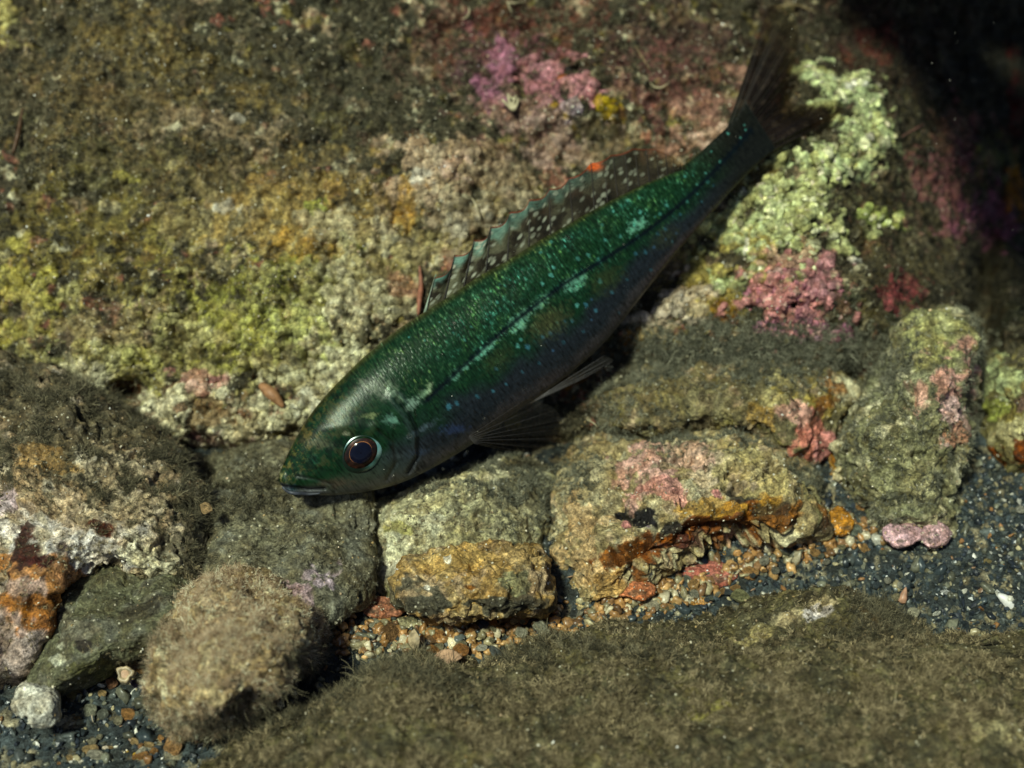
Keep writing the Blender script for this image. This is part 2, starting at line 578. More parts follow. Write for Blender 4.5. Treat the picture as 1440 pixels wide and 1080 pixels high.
REEF_PATCHES = [
    (150, 100, 330, 190, 20, (0.085, 0.072, 0.040), 0.8), (480, 140, 200, 110, 0, (0.055, 0.052, 0.030), 0.7),
    (300, 250, 260, 120, 10, (0.17, 0.125, 0.055), 0.5), (160, 240, 140, 80, 0, (0.12, 0.11, 0.05), 0.6),
    (230, 70, 150, 50, 20, (0.22, 0.17, 0.07), 0.6), (280, 170, 140, 30, 8, BEIGE, 0.4), (120, 130, 130, 50, 30, (0.16, 0.12, 0.055), 0.6),
    (130, 350, 190, 90, 0, OLIVE, 0.6), (30, 390, 55, 60, 0, YEL, 0.75), (25, 470, 60, 26, 0, YEL, 0.8), (8, 28, 28, 38, 0, (0.6, 0.55, 0.25), 0.9),
    (205, 490, 230, 80, 8, (0.40, 0.37, 0.17), 0.8), (330, 440, 160, 85, -10, (0.34, 0.33, 0.10), 0.85), (430, 440, 110, 95, 0, (0.50, 0.47, 0.26), 0.8),
    (390, 400, 120, 50, -20, (0.22, 0.22, 0.06), 0.6), (160, 460, 130, 40, 0, (0.30, 0.22, 0.15), 0.5),
    (310, 590, 90, 58, 0, CREAM, 0.9), (318, 583, 45, 28, 0, (0.26, 0.18, 0.10), 0.8), (455, 540, 85, 90, 0, (0.55, 0.52, 0.34), 0.85), (130, 525, 60, 36, 0, CREAM, 0.8),
    (230, 578, 40, 20, 0, CREAM, 0.85), (190, 552, 25, 17, 0, (0.10, 0.030, 0.010), 1.0), (275, 535, 45, 20, 0, PINK, 0.6), (340, 585, 14, 12, 0, (0.12, 0.04, 0.02), 0.9),
    (300, 660, 60, 30, 0, DKOL, 0.8), (400, 630, 80, 40, 0, (0.38, 0.36, 0.24), 0.7), (300, 625, 60, 20, 0, MAUVE, 0.4),
    (330, 310, 110, 70, 0, (0.42, 0.36, 0.20), 0.45), (440, 300, 140, 80, 0, (0.34, 0.25, 0.10), 0.7), (500, 330, 80, 60, 0, CREAM, 0.45), (410, 345, 50, 30, 0, GOLD, 0.45),
    (600, 245, 80, 60, 0, (0.50, 0.38, 0.27), 0.75), (650, 300, 120, 70, -20, (0.38, 0.32, 0.22), 0.7), (560, 370, 110, 60, -30, (0.34, 0.29, 0.14), 0.7), (575, 285, 45, 35, 0, GOLD, 0.6), (520, 420, 70, 50, 0, CREAM, 0.6),
    (575, 400, 30, 30, 0, SALM, 0.6), (440, 285, 26, 14, -30, (0.35, 0.38, 0.10), 0.8),
    (640, 40, 80, 60, 0, (0.15, 0.075, 0.06), 0.7), (600, 90, 70, 50, 0, (0.12, 0.07, 0.05), 0.6), (740, 45, 130, 60, 0, (0.11, 0.038, 0.028), 0.8),
    (690, 95, 60, 56, 0, (0.13, 0.055, 0.07), 0.6), (703, 108, 34, 46, 0, MAUVE, 0.95), (755, 80, 44, 26, 0, (0.20, 0.085, 0.11), 0.6), (795, 114, 60, 40, 10, (0.54, 0.27, 0.30), 0.95), (775, 130, 40, 30, 0, (0.42, 0.20, 0.24), 0.9), (805, 158, 26, 17, 0, LILAC, 0.8), (810, 103, 15, 10, 0, BLACK, 1.0), (793, 112, 8, 9, 0, (0.5, 0.16, 0.03), 0.9),
    (740, 165, 90, 40, 0, (0.28, 0.17, 0.15), 0.6), (760, 205, 50, 40, 0, (0.42, 0.30, 0.26), 0.7), (820, 205, 60, 36, 0, (0.36, 0.27, 0.22), 0.6), (865, 162, 26, 16, 30, (0.42, 0.30, 0.03), 0.8), (795, 165, 24, 10, 40, (0.5, 0.33, 0.05), 0.8),
    (700, 230, 70, 50, 0, (0.30, 0.23, 0.15), 0.6),
    (930, 60, 120, 60, 0, (0.06, 0.03, 0.025), 0.8), (950, 120, 110, 60, 0, (0.14, 0.06, 0.055), 0.7), (985, 165, 80, 44, -35, (0.38, 0.22, 0.17), 0.6), (1015, 185, 40, 26, -30, (0.58, 0.42, 0.34), 0.85), (910, 190, 14, 14, 0, (0.58, 0.27, 0.20), 0.95),
    (860, 200, 70, 40, 0, (0.16, 0.13, 0.07), 0.6),
    (1240, 70, 210, 100, 0, (0.035, 0.020, 0.014), 0.9), (1400, 110, 90, 200, 0, (0.014, 0.014, 0.010), 0.95), (1230, 60, 50, 30, 0, (0.12, 0.03, 0.025), 0.6),  # upper-right growth colours blackened to paint in the fading light
    (1150, 120, 40, 30, 0, PALEG, 0.9), (1210, 160, 52, 52, 20, PALEG, 0.9), (1195, 128, 26, 14, 0, WHITE, 0.9), (1165, 235, 70, 50, -10, PALEG, 0.95), (1225, 205, 44, 48, 0, PALEG, 0.85),
    (1085, 310, 135, 85, -15, (0.50, 0.53, 0.27), 0.95), (1060, 330, 60, 40, 0, PALEG, 0.9), (1060, 250, 50, 20, -10, (0.11, 0.075, 0.02), 0.9), (1235, 310, 45, 22, 0, (0.44, 0.50, 0.18), 0.9), (1220, 275, 60, 20, 0, (0.05, 0.04, 0.02), 0.7),
    (1000, 400, 90, 55, -30, (0.42, 0.36, 0.13), 0.9), (945, 440, 66, 46, -30, (0.58, 0.50, 0.40), 0.9), (1040, 395, 34, 22, 0, PALEG, 0.9), (1020, 440, 20, 16, 0, (0.16, 0.06, 0.01), 0.9), (1000, 430, 50, 20, 0, (0.25, 0.18, 0.04), 0.5),
    (1110, 425, 80, 66, 0, PINK, 0.9), (1150, 400, 50, 44, 0, (0.42, 0.22, 0.24), 0.9), (1140, 465, 80, 22, 0, MAUVE, 0.9), (1105, 370, 50, 26, 0, (0.45, 0.30, 0.22), 0.8), (1195, 400, 24, 40, 0, CREAM, 0.85), (1195, 372, 14, 9, 0, WHITE, 1), (1145, 480, 36, 12, 0, LILAC, 0.8), (1113, 430, 12, 9, 0, BLACK, 0.9),
    (1270, 400, 90, 70, 0, (0.055, 0.045, 0.022), 0.9), (1265, 410, 50, 34, 0, (0.20, 0.05, 0.06), 0.7), (1340, 240, 60, 90, 15, (0.22, 0.09, 0.10), 0.75), (1385, 310, 60, 50, 0, (0.26, 0.10, 0.15), 0.85), (1330, 190, 30, 40, 0, (0.30, 0.18, 0.12), 0.6),
    (1400, 230, 40, 40, 0, (0.20, 0.22, 0.06), 0.5), (1425, 270, 22, 40, 0, (0.42, 0.17, 0.02), 0.8), (1427, 150, 16, 70, 0, (0.12, 0.008, 0.008), 0.7),
    (860, 505, 70, 22, -35, (0.24, 0.12, 0.02), 0.8), (930, 480, 50, 22, 0, (0.30, 0.26, 0.13), 0.6),
]


def reef_height(px, py):
    h = -0.012+0.00006*(py-300)
    h = h-0.00042*np.clip(px-1255, 0, 900)*np.clip((470-py)/150, 0, 1)
    h = np.where(py > 600, h-0.00030*(py-600), h)
    for x, y, rx, ry, a in BUMPS:
        h = h+a*np.exp(-((px-x)/rx)**2-((py-y)/ry)**2)
    return h


def axis_grid(lo, hi, step, out, n):
    d = np.arange(lo, hi+0.01, step)
    e = np.linspace(0, 1, n+1)[1:]**2
    return np.concatenate([(lo-out*e)[::-1], d, hi+out*e])


gx = axis_grid(-50, 1490, 2.0, 1600, 40)
gy = axis_grid(-50, 760, 2.0, 1100, 30)
PX, PY = np.meshgrid(gx, gy)
PXf, PYf = PX.ravel(), PY.ravel()
H = reef_height(PXf, PYf)
P0 = world(unproj(PXf, PYf, H))
n_big = fbm(P0, 0.050, 3)
n_mid = fbm(P0, 0.016, 3, 0.55, 3)
n_sm = fbm(P0, 0.0055, 3, 0.6, 7)
n_fi = fbm(P0, 0.0021, 2, 0.6, 9)
pit = sstep(0.22, 0.5, fbm(P0, 0.011, 3, 0.5, 21))
disp = 0.0055*n_big+0.0030*n_mid+0.0018*n_sm+0.0012*n_fi-0.0016*pit
# knobbly crust where the pale green and pink coralline grows
knob = np.zeros(len(P0))
for x, y, rx, ry in ((1095, 310, 150, 95), (1200, 190, 95, 95), (1110, 420, 110, 75), (330, 520, 260, 130), (470, 480, 90, 120), (960, 430, 90, 60), (790, 115, 75, 55), (1340, 270, 90, 110)):
    knob = np.maximum(knob, np.clip(1.35-np.sqrt(((PXf-x)/rx)**2+((PYf-y)/ry)**2), 0, 0.35)/0.35)
kidx = np.where(knob > 0.01)[0]
f1, f2, cid = worley(P0[kidx]+0.0006*np.stack([n_sm[kidx]]*3, -1), 0.0026)
f1b, f2b, _ = worley(P0[kidx], 0.0052, 4.4)
kd = 0.0016*np.sqrt(np.clip(1-f1*f1, 0, 1))*(0.5+cid/255.0)+0.0018*np.sqrt(np.clip(1-f1b*f1b, 0, 1))
disp[kidx] += kd*knob[kidx]
nz_dir = np.array([0, 0.0, 0.0])+BV
Pr = P0+disp[:, None]*(BV*0.9+np.array([0, 0, 0.25]))
Fr = grid_faces(len(gy), len(gx))[:, ::-1]
Nr = normals(Pr, Fr)
if (Nr@BV).mean() < 0:
    Fr = Fr[:, ::-1]
    Nr = -Nr
colr = np.tile(np.array(TURF), (len(P0), 1))
mot = fbm(P0, 0.020, 4, 0.6, 31)
colr = colr*(1-sstep(0.0, 0.5, mot)[:, None])+np.array(DKOL)*sstep(0.0, 0.5, mot)[:, None]
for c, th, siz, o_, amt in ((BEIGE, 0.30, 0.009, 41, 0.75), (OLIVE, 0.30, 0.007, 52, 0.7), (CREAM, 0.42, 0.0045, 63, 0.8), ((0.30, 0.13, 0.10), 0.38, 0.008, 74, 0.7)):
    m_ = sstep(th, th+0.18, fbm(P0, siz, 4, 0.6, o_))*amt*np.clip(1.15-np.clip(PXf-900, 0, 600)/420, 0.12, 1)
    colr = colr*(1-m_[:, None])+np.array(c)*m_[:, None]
crust = np.zeros(len(P0))
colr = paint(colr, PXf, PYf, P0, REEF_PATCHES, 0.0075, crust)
colr = paint(colr, PXf, PYf, P0, REEF_PATCHES_TOP, 0.005, crust)
# encrusting growths stand proud of the rock they cover
Pr = Pr+Nr*(0.0009*crust)[:, None]
Nr = normals(Pr, Fr)
# darker brown in the gaps between the knobs
gap = np.zeros(len(P0))
gap[kidx] = 0.6*knob[kidx]*sstep(0.16, 0.03, f2-f1)
colr = colr*(1-0.7*gap[:, None])+np.array((0.07, 0.055, 0.02))*0.7*gap[:, None]
spk = sstep(0.28, 0.5, fbm(P0, 0.0030, 3, 0.6, 83))*0.55*(1-0.7*knob)
colr = colr*(1-spk[:, None])+(np.array((0.06, 0.05, 0.025)))*spk[:, None]
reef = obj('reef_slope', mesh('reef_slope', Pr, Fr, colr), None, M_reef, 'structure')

infr = (PXf > -60) & (PXf < 1500) & (PYf > -60) & (PYf < 770)
lum = colr.mean(1)
turf_w = infr*np.clip(1.0-lum/0.20, 0.03, 1)*(0.12+0.88*sstep(-0.2, 0.25, fbm(P0, 0.012, 4, 0.6, 91)))
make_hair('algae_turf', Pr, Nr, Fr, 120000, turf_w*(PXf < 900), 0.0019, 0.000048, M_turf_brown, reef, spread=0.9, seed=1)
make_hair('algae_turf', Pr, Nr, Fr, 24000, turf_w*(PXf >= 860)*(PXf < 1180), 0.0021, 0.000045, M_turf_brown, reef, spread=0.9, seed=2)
make_hair('algae_turf', Pr, Nr, Fr, 34000, turf_w*(PXf >= 1080)*(PYf < 430), 0.0025, 0.000045, M_turf_shade, reef, spread=0.9, seed=4)
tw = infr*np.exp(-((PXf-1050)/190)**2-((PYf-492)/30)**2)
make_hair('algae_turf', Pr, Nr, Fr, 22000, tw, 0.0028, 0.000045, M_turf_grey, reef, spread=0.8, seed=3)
grains('sand_grain', Pr, Nr, Fr, 9000, infr*(0.25+sstep(0, 0.4, n_mid))*(PXf < 1150), 0.00010, 0.00042, GRAIN_PAL, M_grain, reef, seed=1, power=3)
# knobs of pale crust that stand clear of the slope
nodw = infr*np.zeros(len(P0))
for x, y, rx, ry in ((1090, 320, 95, 60), (1205, 165, 40, 45), (1165, 240, 48, 38), (1150, 120, 24, 22), (1225, 205, 28, 34), (1235, 312, 28, 14)):
    nodw = np.maximum(nodw, np.exp(-(((PXf-x)/rx)**2+((PYf-y)/ry)**2)**2))
nodw = nodw*(lum > 0.28)
grains('crust_knob', Pr, Nr, Fr, 420, nodw, 0.0006, 0.0020, [(0.52, 0.56, 0.31, 3), (0.58, 0.58, 0.38, 2), (0.44, 0.46, 0.22, 1), (0.66, 0.63, 0.50, 0.7)], M_nod, reef, seed=2, lift=-0.25, base=ICO2, flat=0.8, power=1.5)
nodp = infr*np.exp(-(((PXf-1115)/70)**2+((PYf-425)/50)**2)**2)*(colr[:, 0] > 1.4*colr[:, 1])
grains('crust_knob', Pr, Nr, Fr, 150, nodp, 0.0005, 0.0015, [(0.55, 0.27, 0.27, 3), (0.44, 0.20, 0.24, 2), (0.50, 0.33, 0.30, 1)], M_nod, reef, seed=3, lift=-0.3, base=ICO2, flat=0.8, power=1.5)

# ------------------------------------------------------------------ added ledge out of view, shaped from the shadow it casts on the upper right
OV = np.array([(1030, -190), (1150, -70), (1250, 20), (1325, 130), (1375, 250), (1410, 380), (1450, 470), (1560, 500), (1750, 300), (1900, -300), (1800, -800), (1300, -850), (1000, -600)], float)
ocx, ocy = 1400.0, -170.0
oa, orad = np.arctan2(OV[:, 1]-ocy, OV[:, 0]-ocx), np.hypot(OV[:, 0]-ocx, OV[:, 1]-ocy)
k_ = np.argsort(oa)
oth = np.linspace(-np.pi, np.pi, 160, endpoint=False)
oR = np.interp(oth, np.concatenate([oa[k_]-2*np.pi, oa[k_], oa[k_]+2*np.pi]), np.tile(orad[k_], 3))
oph = np.linspace(0.02, np.pi-0.02, 70)
OP, OT = np.meshgrid(oph, oth, indexing='ij')
opx = (ocx+oR[None]*np.sin(OP)**0.7*np.cos(OT)).ravel()
opy = (ocy+oR[None]*np.sin(OP)**0.7*np.sin(OT)).ravel()
ot = np.clip(0.075+0.40*(opy+50)/1000, -0.02, 0.4)
OVv = world(unproj(opx, opy, np.full(len(opx), -0.015)))+(ot+0.022*np.cos(OP).ravel())[:, None]*LDIR
OVf = grid_faces(70, 160, True)
OVn = normals(OVv, OVf)
if ((OVv-OVv.mean(0))*OVn).sum(1).mean() < 0:
    OVf, OVn = OVf[:, ::-1], -OVn
OVv = OVv+OVn*(0.008*fbm(OVv, 0.05, 4)+0.003*fbm(OVv, 0.012, 3))[:, None]
obj('shade_blocker', mesh('shade_blocker', OVv, OVf, np.tile(np.array(TURF), (len(OVv), 1))*(1+0.6*fbm(OVv, 0.02, 3))[:, None]), None, M_reef, 'structure')

# ------------------------------------------------------------------ gravel bed
gw = np.linspace(-0.24, 0.24, 520)
yl = np.linspace(-0.26, -0.006, 270)
XX, YY = np.meshgrid(np.concatenate([np.linspace(-1.2, -0.25, 14), gw, np.linspace(0.25, 1.2, 14)]), np.concatenate([np.linspace(-0.9, -0.27, 10), yl]))
G0 = np.stack([XX.ravel(), YY.ravel(), np.full(XX.size, ZG)], -1)
g1, g2, gid = worley(G0, 0.0030)
G1 = G0.copy()
G1[:, 2] += 0.004*fbm(G0, 0.05, 2)+0.0011*np.sqrt(np.clip(1-g1*g1, 0, 1))+0.0007*fbm(G0, 0.002, 2)
gcol = np.where((gid % 7 == 0)[:, None], np.array((0.22, 0.20, 0.14)), np.array((0.040, 0.050, 0.052)))*(0.6+0.8*(gid/255.0)[:, None])
gf = grid_faces(YY.shape[0], XX.shape[1])
Ng = normals(G1, gf)
if Ng[:, 2].mean() < 0:
    gf, Ng = gf[:, ::-1], -Ng
bed = obj('gravel_bed', mesh('gravel_bed', G1, gf, gcol), None, M_rock, 'structure')
gq = np.stack([G1@RV, G1@UV_, G1@BV], -1)
gk = DIST/(DIST-gq[:, 2])
GPX, GPY = gq[:, 0]/S*gk+720, 540-gq[:, 1]/S*gk
gin = (GPX > -60) & (GPX < 1500) & (GPY > 640) & (GPY < 1130)
gw_ = gin*1.0
BLUE_PAL = [(0.035, 0.047, 0.052, 6), (0.065, 0.075, 0.070, 4), (0.12, 0.12, 0.085, 3), (0.28, 0.24, 0.14, 1.0), (0.26, 0.13, 0.05, 0.5), (0.62, 0.60, 0.50, 0.45), (0.02, 0.026, 0.034, 4)]
grains('gravel', G1, Ng, gf, 15000, gw_*(GPX > 850)+0.5*gw_*(GPX < 300)+0.6*gw_*((GPX >= 300) & (GPX <= 850)), 0.00022, 0.0011, BLUE_PAL, M_grain, bed, seed=5, base=ICO1, lift=0.3, power=1.6)
grains('gravel', G1, Ng, gf, 1900, gw_, 0.0006, 0.0021, BLUE_PAL, M_grain, bed, seed=6, base=ICO2, lift=0.25)


rim_w = gin*np.clip(1-np.abs(GPY-(878-0.34*np.clip(GPX-800, -60, 400)))/34, 0, 1)*(GPX > 470)*(GPX < 1240)
grains('gravel', G1, Ng, gf, 900, rim_w, 0.0006, 0.0019, [(0.34, 0.18, 0.065, 3), (0.42, 0.25, 0.10, 2), (0.30, 0.26, 0.15, 2), (0.20, 0.11, 0.05, 2), (0.46, 0.40, 0.27, 1)], M_grain, bed, seed=9, base=ICO2, lift=0.45)
grains('shell_grit', G1, Ng, gf, 420, gw_, 0.0003, 0.0013, [(0.70, 0.68, 0.60, 3), (0.60, 0.50, 0.36, 1), (0.42, 0.26, 0.16, 1)], M_grain, bed, seed=8, base=ICO1, lift=0.7, flat=0.25, power=1.6)
# ------------------------------------------------------------------ loose rocks
def rock(name, label, outline, h0, dz, tilt, base, patches, cat='rock', group=None, na=330, nf=120, nb=22, seed=0, rough=1.0,
         turf=None, edge=0.72, grain_n=700, mat=None, mottle=(BEIGE, CREAM), strata=0.0, dents=(), lump=0.10):
    """closed, fully round stone; outline = list of photo points, h0/dz = its distance and half thickness"""
    ol = np.array(outline, float)
    cx, cy = ol[:, 0].mean(), ol[:, 1].mean()
    xs = np.append(ol[:, 0], ol[0, 0])
    ys = np.append(ol[:, 1], ol[0, 1])
    t = np.arange(len(xs))
    tt = np.linspace(0, len(ol), 800, endpoint=False)
    ex = np.concatenate([xs[-3:-1], xs, xs[1:3]])
    ey = np.concatenate([ys[-3:-1], ys, ys[1:3]])
    t2 = np.arange(-2, len(xs)+2)
    qx, qy = spline(t2, ex, tt), spline(t2, ey, tt)
    ang = np.arctan2(qy-cy, qx-cx)
    rad = np.hypot(qx-cx, qy-cy)
    o_ = np.argsort(ang)
    th = np.linspace(-np.pi, np.pi, na, endpoint=False)
    R = np.interp(th, np.concatenate([ang[o_]-2*np.pi, ang[o_], ang[o_]+2*np.pi]), np.tile(rad[o_], 3))
    phf = np.linspace(0.012, 1, nf)**0.85*(np.pi/2)
    phb = np.pi/2+np.linspace(0, 1, nb+1)[1:]*(np.pi/2-0.05)
    ph = np.concatenate([phf, phb])
    PHI, TH = np.meshgrid(ph, th, indexing='ij')
    rr = np.sin(PHI)
    hz = np.sign(np.cos(PHI))*np.abs(np.cos(PHI))**edge
    px = cx+R[None]*rr*np.cos(TH)
    py = cy+R[None]*rr*np.sin(TH)
    # depth is in metres; the stone's own tilt makes its lower side come forward
    hh = h0+dz*hz+tilt*(py-cy)*S
    pxf, pyf = px.ravel(), py.ravel()
    q = unproj(pxf, pyf, hh.ravel())
    V = world(q)
    ext = np.ptp(ol, axis=0).min()*S
    F = grid_faces(len(ph), na, True)
    n0 = len(V)
    V = np.vstack([V, V[:na].mean(0), V[-na:].mean(0)])
    F = np.vstack([F, [[n0, (j+1) % na, j, j] for j in range(na)], [[n0+1, n0-na+j, n0-na+(j+1) % na, n0-na+(j+1) % na] for j in range(na)]])
    pxf = np.append(pxf, [cx, cx])
    pyf = np.append(pyf, [cy, cy])
    N = normals(V, F)
    ctr = V.mean(0)
    if ((V-ctr)*N).sum(1).mean() < 0:
        F = F[:, ::-1]
        N = -N
    off = seed*3.7
    Pn = V.copy()
    d = lump*ext*fbm(Pn, ext*0.65, 3, 0.5, off)+rough*(0.0020*fbm(Pn, 0.010, 4, 0.55, off+1)+0.0010*fbm(Pn, 0.0035, 3, 0.6, off+2)
                                                       - 0.0020*sstep(0.25, 0.5, fbm(Pn, 0.007, 3, 0.5, off+5)))
    if strata:
        d = d+strata*fbm(Pn*np.array([0.35, 0.6, 2.2]), 0.006, 3, 0.6, off+8)
    for (x, y, rx, ry, rot, dep) in dents:
        a_ = math.radians(rot)
        ex = ((pxf-x)*math.cos(a_)+(pyf-y)*math.sin(a_))/rx
        ey = (-(pxf-x)*math.sin(a_)+(pyf-y)*math.cos(a_))/ry
        d = d-dep*sstep(-0.1, 0.35, 1-np.sqrt(ex*ex+ey*ey)+0.5*fbm(Pn, 0.006, 3, 0.6, off+x*0.01))*(N@BV > 0)
    V = V+N*d[:, None]
    N = normals(V, F)
    if ((V-ctr)*N).sum(1).mean() < 0:
        N = -N
    col = np.tile(np.array(base, float), (len(V), 1))
    for k, c in enumerate(mottle):
        m_ = sstep(0.05+0.12*k, 0.42+0.1*k, fbm(Pn, 0.010/(k+1), 4, 0.6, off+11*k))*0.75
        col = col*(1-m_[:, None])+np.array(c)*m_[:, None]
    col = paint(col, pxf, pyf, Pn, patches, 0.009)
    m_ = sstep(0.25, 0.5, fbm(Pn, 0.0026, 3, 0.6, off+17))*0.45
    col = col*(1-m_[:, None])+np.array((0.06, 0.05, 0.028))*m_[:, None]
    base_pt = V[np.argmin(V[:, 2])]
    loc = np.array([ctr[0], ctr[1], base_pt[2]])
    # drop the zero-area duplicate corner of the caps by keeping quads only where they are real
    me = bpy.data.meshes.new(name)
    quads = F[:-2*na]
    tris = F[-2*na:]
    tri = np.array([list(dict.fromkeys(x)) for x in tris.tolist()], np.int32)
    lv = np.concatenate([quads.ravel(), tri.ravel()]).astype(np.int32)
    ls = np.concatenate([np.arange(len(quads))*4, len(quads)*4+np.arange(len(tri))*3]).astype(np.int32)
    me.vertices.add(len(V))
    me.vertices.foreach_set('co', (V-loc).astype(np.float32).ravel())
    me.loops.add(len(lv))
    me.loops.foreach_set('vertex_index', lv)
    me.polygons.add(len(ls))
    me.polygons.foreach_set('loop_start', ls)
    me.polygons.foreach_set('use_smooth', np.ones(len(ls), bool))
    me.update(calc_edges=True)
    a = me.attributes.new('Col', 'FLOAT_COLOR', 'POINT')
    c4 = np.ones((len(V), 4), np.float32)
    c4[:, :3] = np.clip(col, 0, 1)
    a.data.foreach_set('color', c4.ravel())
    o = obj(name, me, None, mat or M_rock)
    o.location = Vector(loc)
    tag(o, label, cat, group)
    for k, (cnt, ln, rd, tm, zones, spread) in enumerate(turf or []):
        wz = np.zeros(len(V))
        for (x, y, rx, ry, amt) in zones:
            wz = np.maximum(wz, amt*np.exp(-((pxf-x)/rx)**2-((pyf-y)/ry)**2))
        wz = wz*(0.10+0.90*sstep(-0.15, 0.22, fbm(Pn, 0.009, 4, 0.6, off+33)))
        make_hair('algae_turf', V-loc, N, F, cnt, wz, ln, rd, tm, o, spread=spread, seed=seed*7+k)
    if grain_n:
        grains('sand_grain', V-loc, N, F, grain_n, np.ones(len(V)), 0.0001, 0.00045, GRAIN_PAL, M_grain, o, seed=seed+40, power=3)
    return o, V, N, pxf, pyf


ROCKS = {}
ROCKS['left'] = rock('boulder', 'large left-hand boulder with brown fuzz on top and pale lilac and rust-stained face',
     [(-200, 470), (-60, 472), (40, 492), (110, 535), (175, 590), (245, 650), (310, 705), (335, 770), (318, 822), (262, 842), (200, 828), (120, 838), (70, 895), (35, 955), (-30, 985), (-200, 990)],
     0.031, 0.031, 0.46, (0.26, 0.20, 0.13),
     [(90, 600, 260, 130, 20, (0.10, 0.085, 0.05), 0.9), (100, 740, 170, 80, 15, (0.60, 0.54, 0.42), 0.9), (120, 770, 120, 55, 10, (0.68, 0.64, 0.60), 0.85), (200, 790, 60, 30, 10, (0.66, 0.62, 0.46), 0.8), (60, 700, 120, 40, 20, (0.34, 0.24, 0.14), 0.7),
      (40, 830, 90, 60, 0, (0.44, 0.20, 0.07), 0.85), (30, 880, 60, 60, 0, (0.50, 0.40, 0.38), 0.7), (55, 860, 40, 30, 0, RUST, 0.9), (250, 825, 30, 18, 0, RUST, 0.8),
      (25, 775, 30, 44, 20, (0.05, 0.02, 0.013), 1.0), (62, 795, 30, 12, 20, (0.06, 0.016, 0.012), 1.0), (125, 733, 28, 11, 20, (0.09, 0.03, 0.016), 1.0), (40, 740, 16, 12, 0, (0.06, 0.02, 0.014), 0.9), (90, 770, 10, 8, 0, (0.05, 0.02, 0.02), 0.9), (10, 940, 18, 16, 0, (0.03, 0.02, 0.02), 0.9), (220, 800, 60, 30, 0, CREAM, 0.6),
      (180, 700, 90, 60, 30, (0.42, 0.35, 0.24), 0.7), (290, 760, 50, 70, 0, (0.08, 0.07, 0.045), 0.85), (80, 650, 60, 20, 20, (0.40, 0.25, 0.10), 0.5), (0, 700, 40, 30, 0, LILAC, 0.7)],
     na=460, nf=170, seed=1, rough=1.15, edge=0.95,
     turf=[(42000, 0.0026, 0.000042, M_turf_brown, [(60, 560, 220, 60, 1), (200, 650, 130, 60, 1), (290, 740, 60, 90, 0.9), (0, 600, 150, 80, 0.6)], 0.9),
           (9000, 0.0013, 0.00004, M_turf_olive, [(120, 760, 200, 120, 1)], 0.9)], grain_n=2200, mottle=(BEIGE, (0.50, 0.45, 0.38)))
ROCKS['silt'] = rock('silty_rock', 'low grey-green silt-covered rock in the hollow under the snout of the fish',
     [(280, 720), (285, 655), (340, 622), (420, 622), (510, 640), (548, 700), (525, 780), (505, 842), (450, 868), (385, 868), (325, 840), (295, 785)],
     0.029, 0.017, 0.85, (0.16, 0.15, 0.10),
     [(435, 815, 42, 20, -15, LILAC, 0.85), (405, 840, 26, 14, 0, (0.50, 0.36, 0.40), 0.8), (400, 850, 18, 8, 0, MAUVE, 0.7), (400, 740, 90, 40, 0, (0.19, 0.18, 0.12), 0.8)],
     seed=2, rough=0.75, lump=0.14, turf=[(14000, 0.0009, 0.00004, M_turf_silt, [(410, 760, 130, 90, 1)], 0.9), (9000, 0.0026, 0.000045, M_turf_brown, [(330, 700, 70, 90, 1), (400, 655, 90, 26, 1)], 0.9)], mottle=(GREY,), edge=0.5)
ROCKS['back'] = rock('rock', 'grey-furred long rock with coral-pink right end behind the big pink-topped rock',
     [(822, 575), (850, 535), (920, 508), (1010, 492), (1110, 490), (1185, 520), (1212, 560), (1195, 605), (1165, 642), (1125, 648), (1070, 625), (980, 610), (880, 612)],
     -0.004, 0.026, 0.35, (0.16, 0.14, 0.075),
     [(1000, 560, 190, 50, 0, (0.19, 0.165, 0.09), 0.7), (1090, 560, 60, 34, 0, (0.40, 0.36, 0.19), 0.8), (1150, 560, 44, 30, 0, (0.38, 0.30, 0.10), 0.8), (1185, 545, 24, 26, 0, CREAM, 0.8),
      (1130, 602, 36, 40, -20, (0.60, 0.26, 0.21), 1.0), (1160, 630, 26, 20, 0, PINK, 1.0), (1120, 580, 24, 26, 30, (0.62, 0.38, 0.32), 0.9), (1165, 560, 22, 26, 40, RUST, 0.8), (1155, 585, 18, 8, -50, (0.06, 0.02, 0.01), 0.9), (1070, 595, 28, 30, 0, GOLD, 0.5)],
     seed=3, turf=[(30000, 0.0026, 0.000042, M_turf_grey, [(1000, 510, 200, 26, 1), (880, 555, 70, 50, 0.8), (1150, 505, 60, 16, 0.6)], 0.85), (4000, 0.0020, 0.00005, M_turf_olive, [(980, 570, 160, 50, 1)], 0.9)], mottle=(OLIVE, BEIGE))
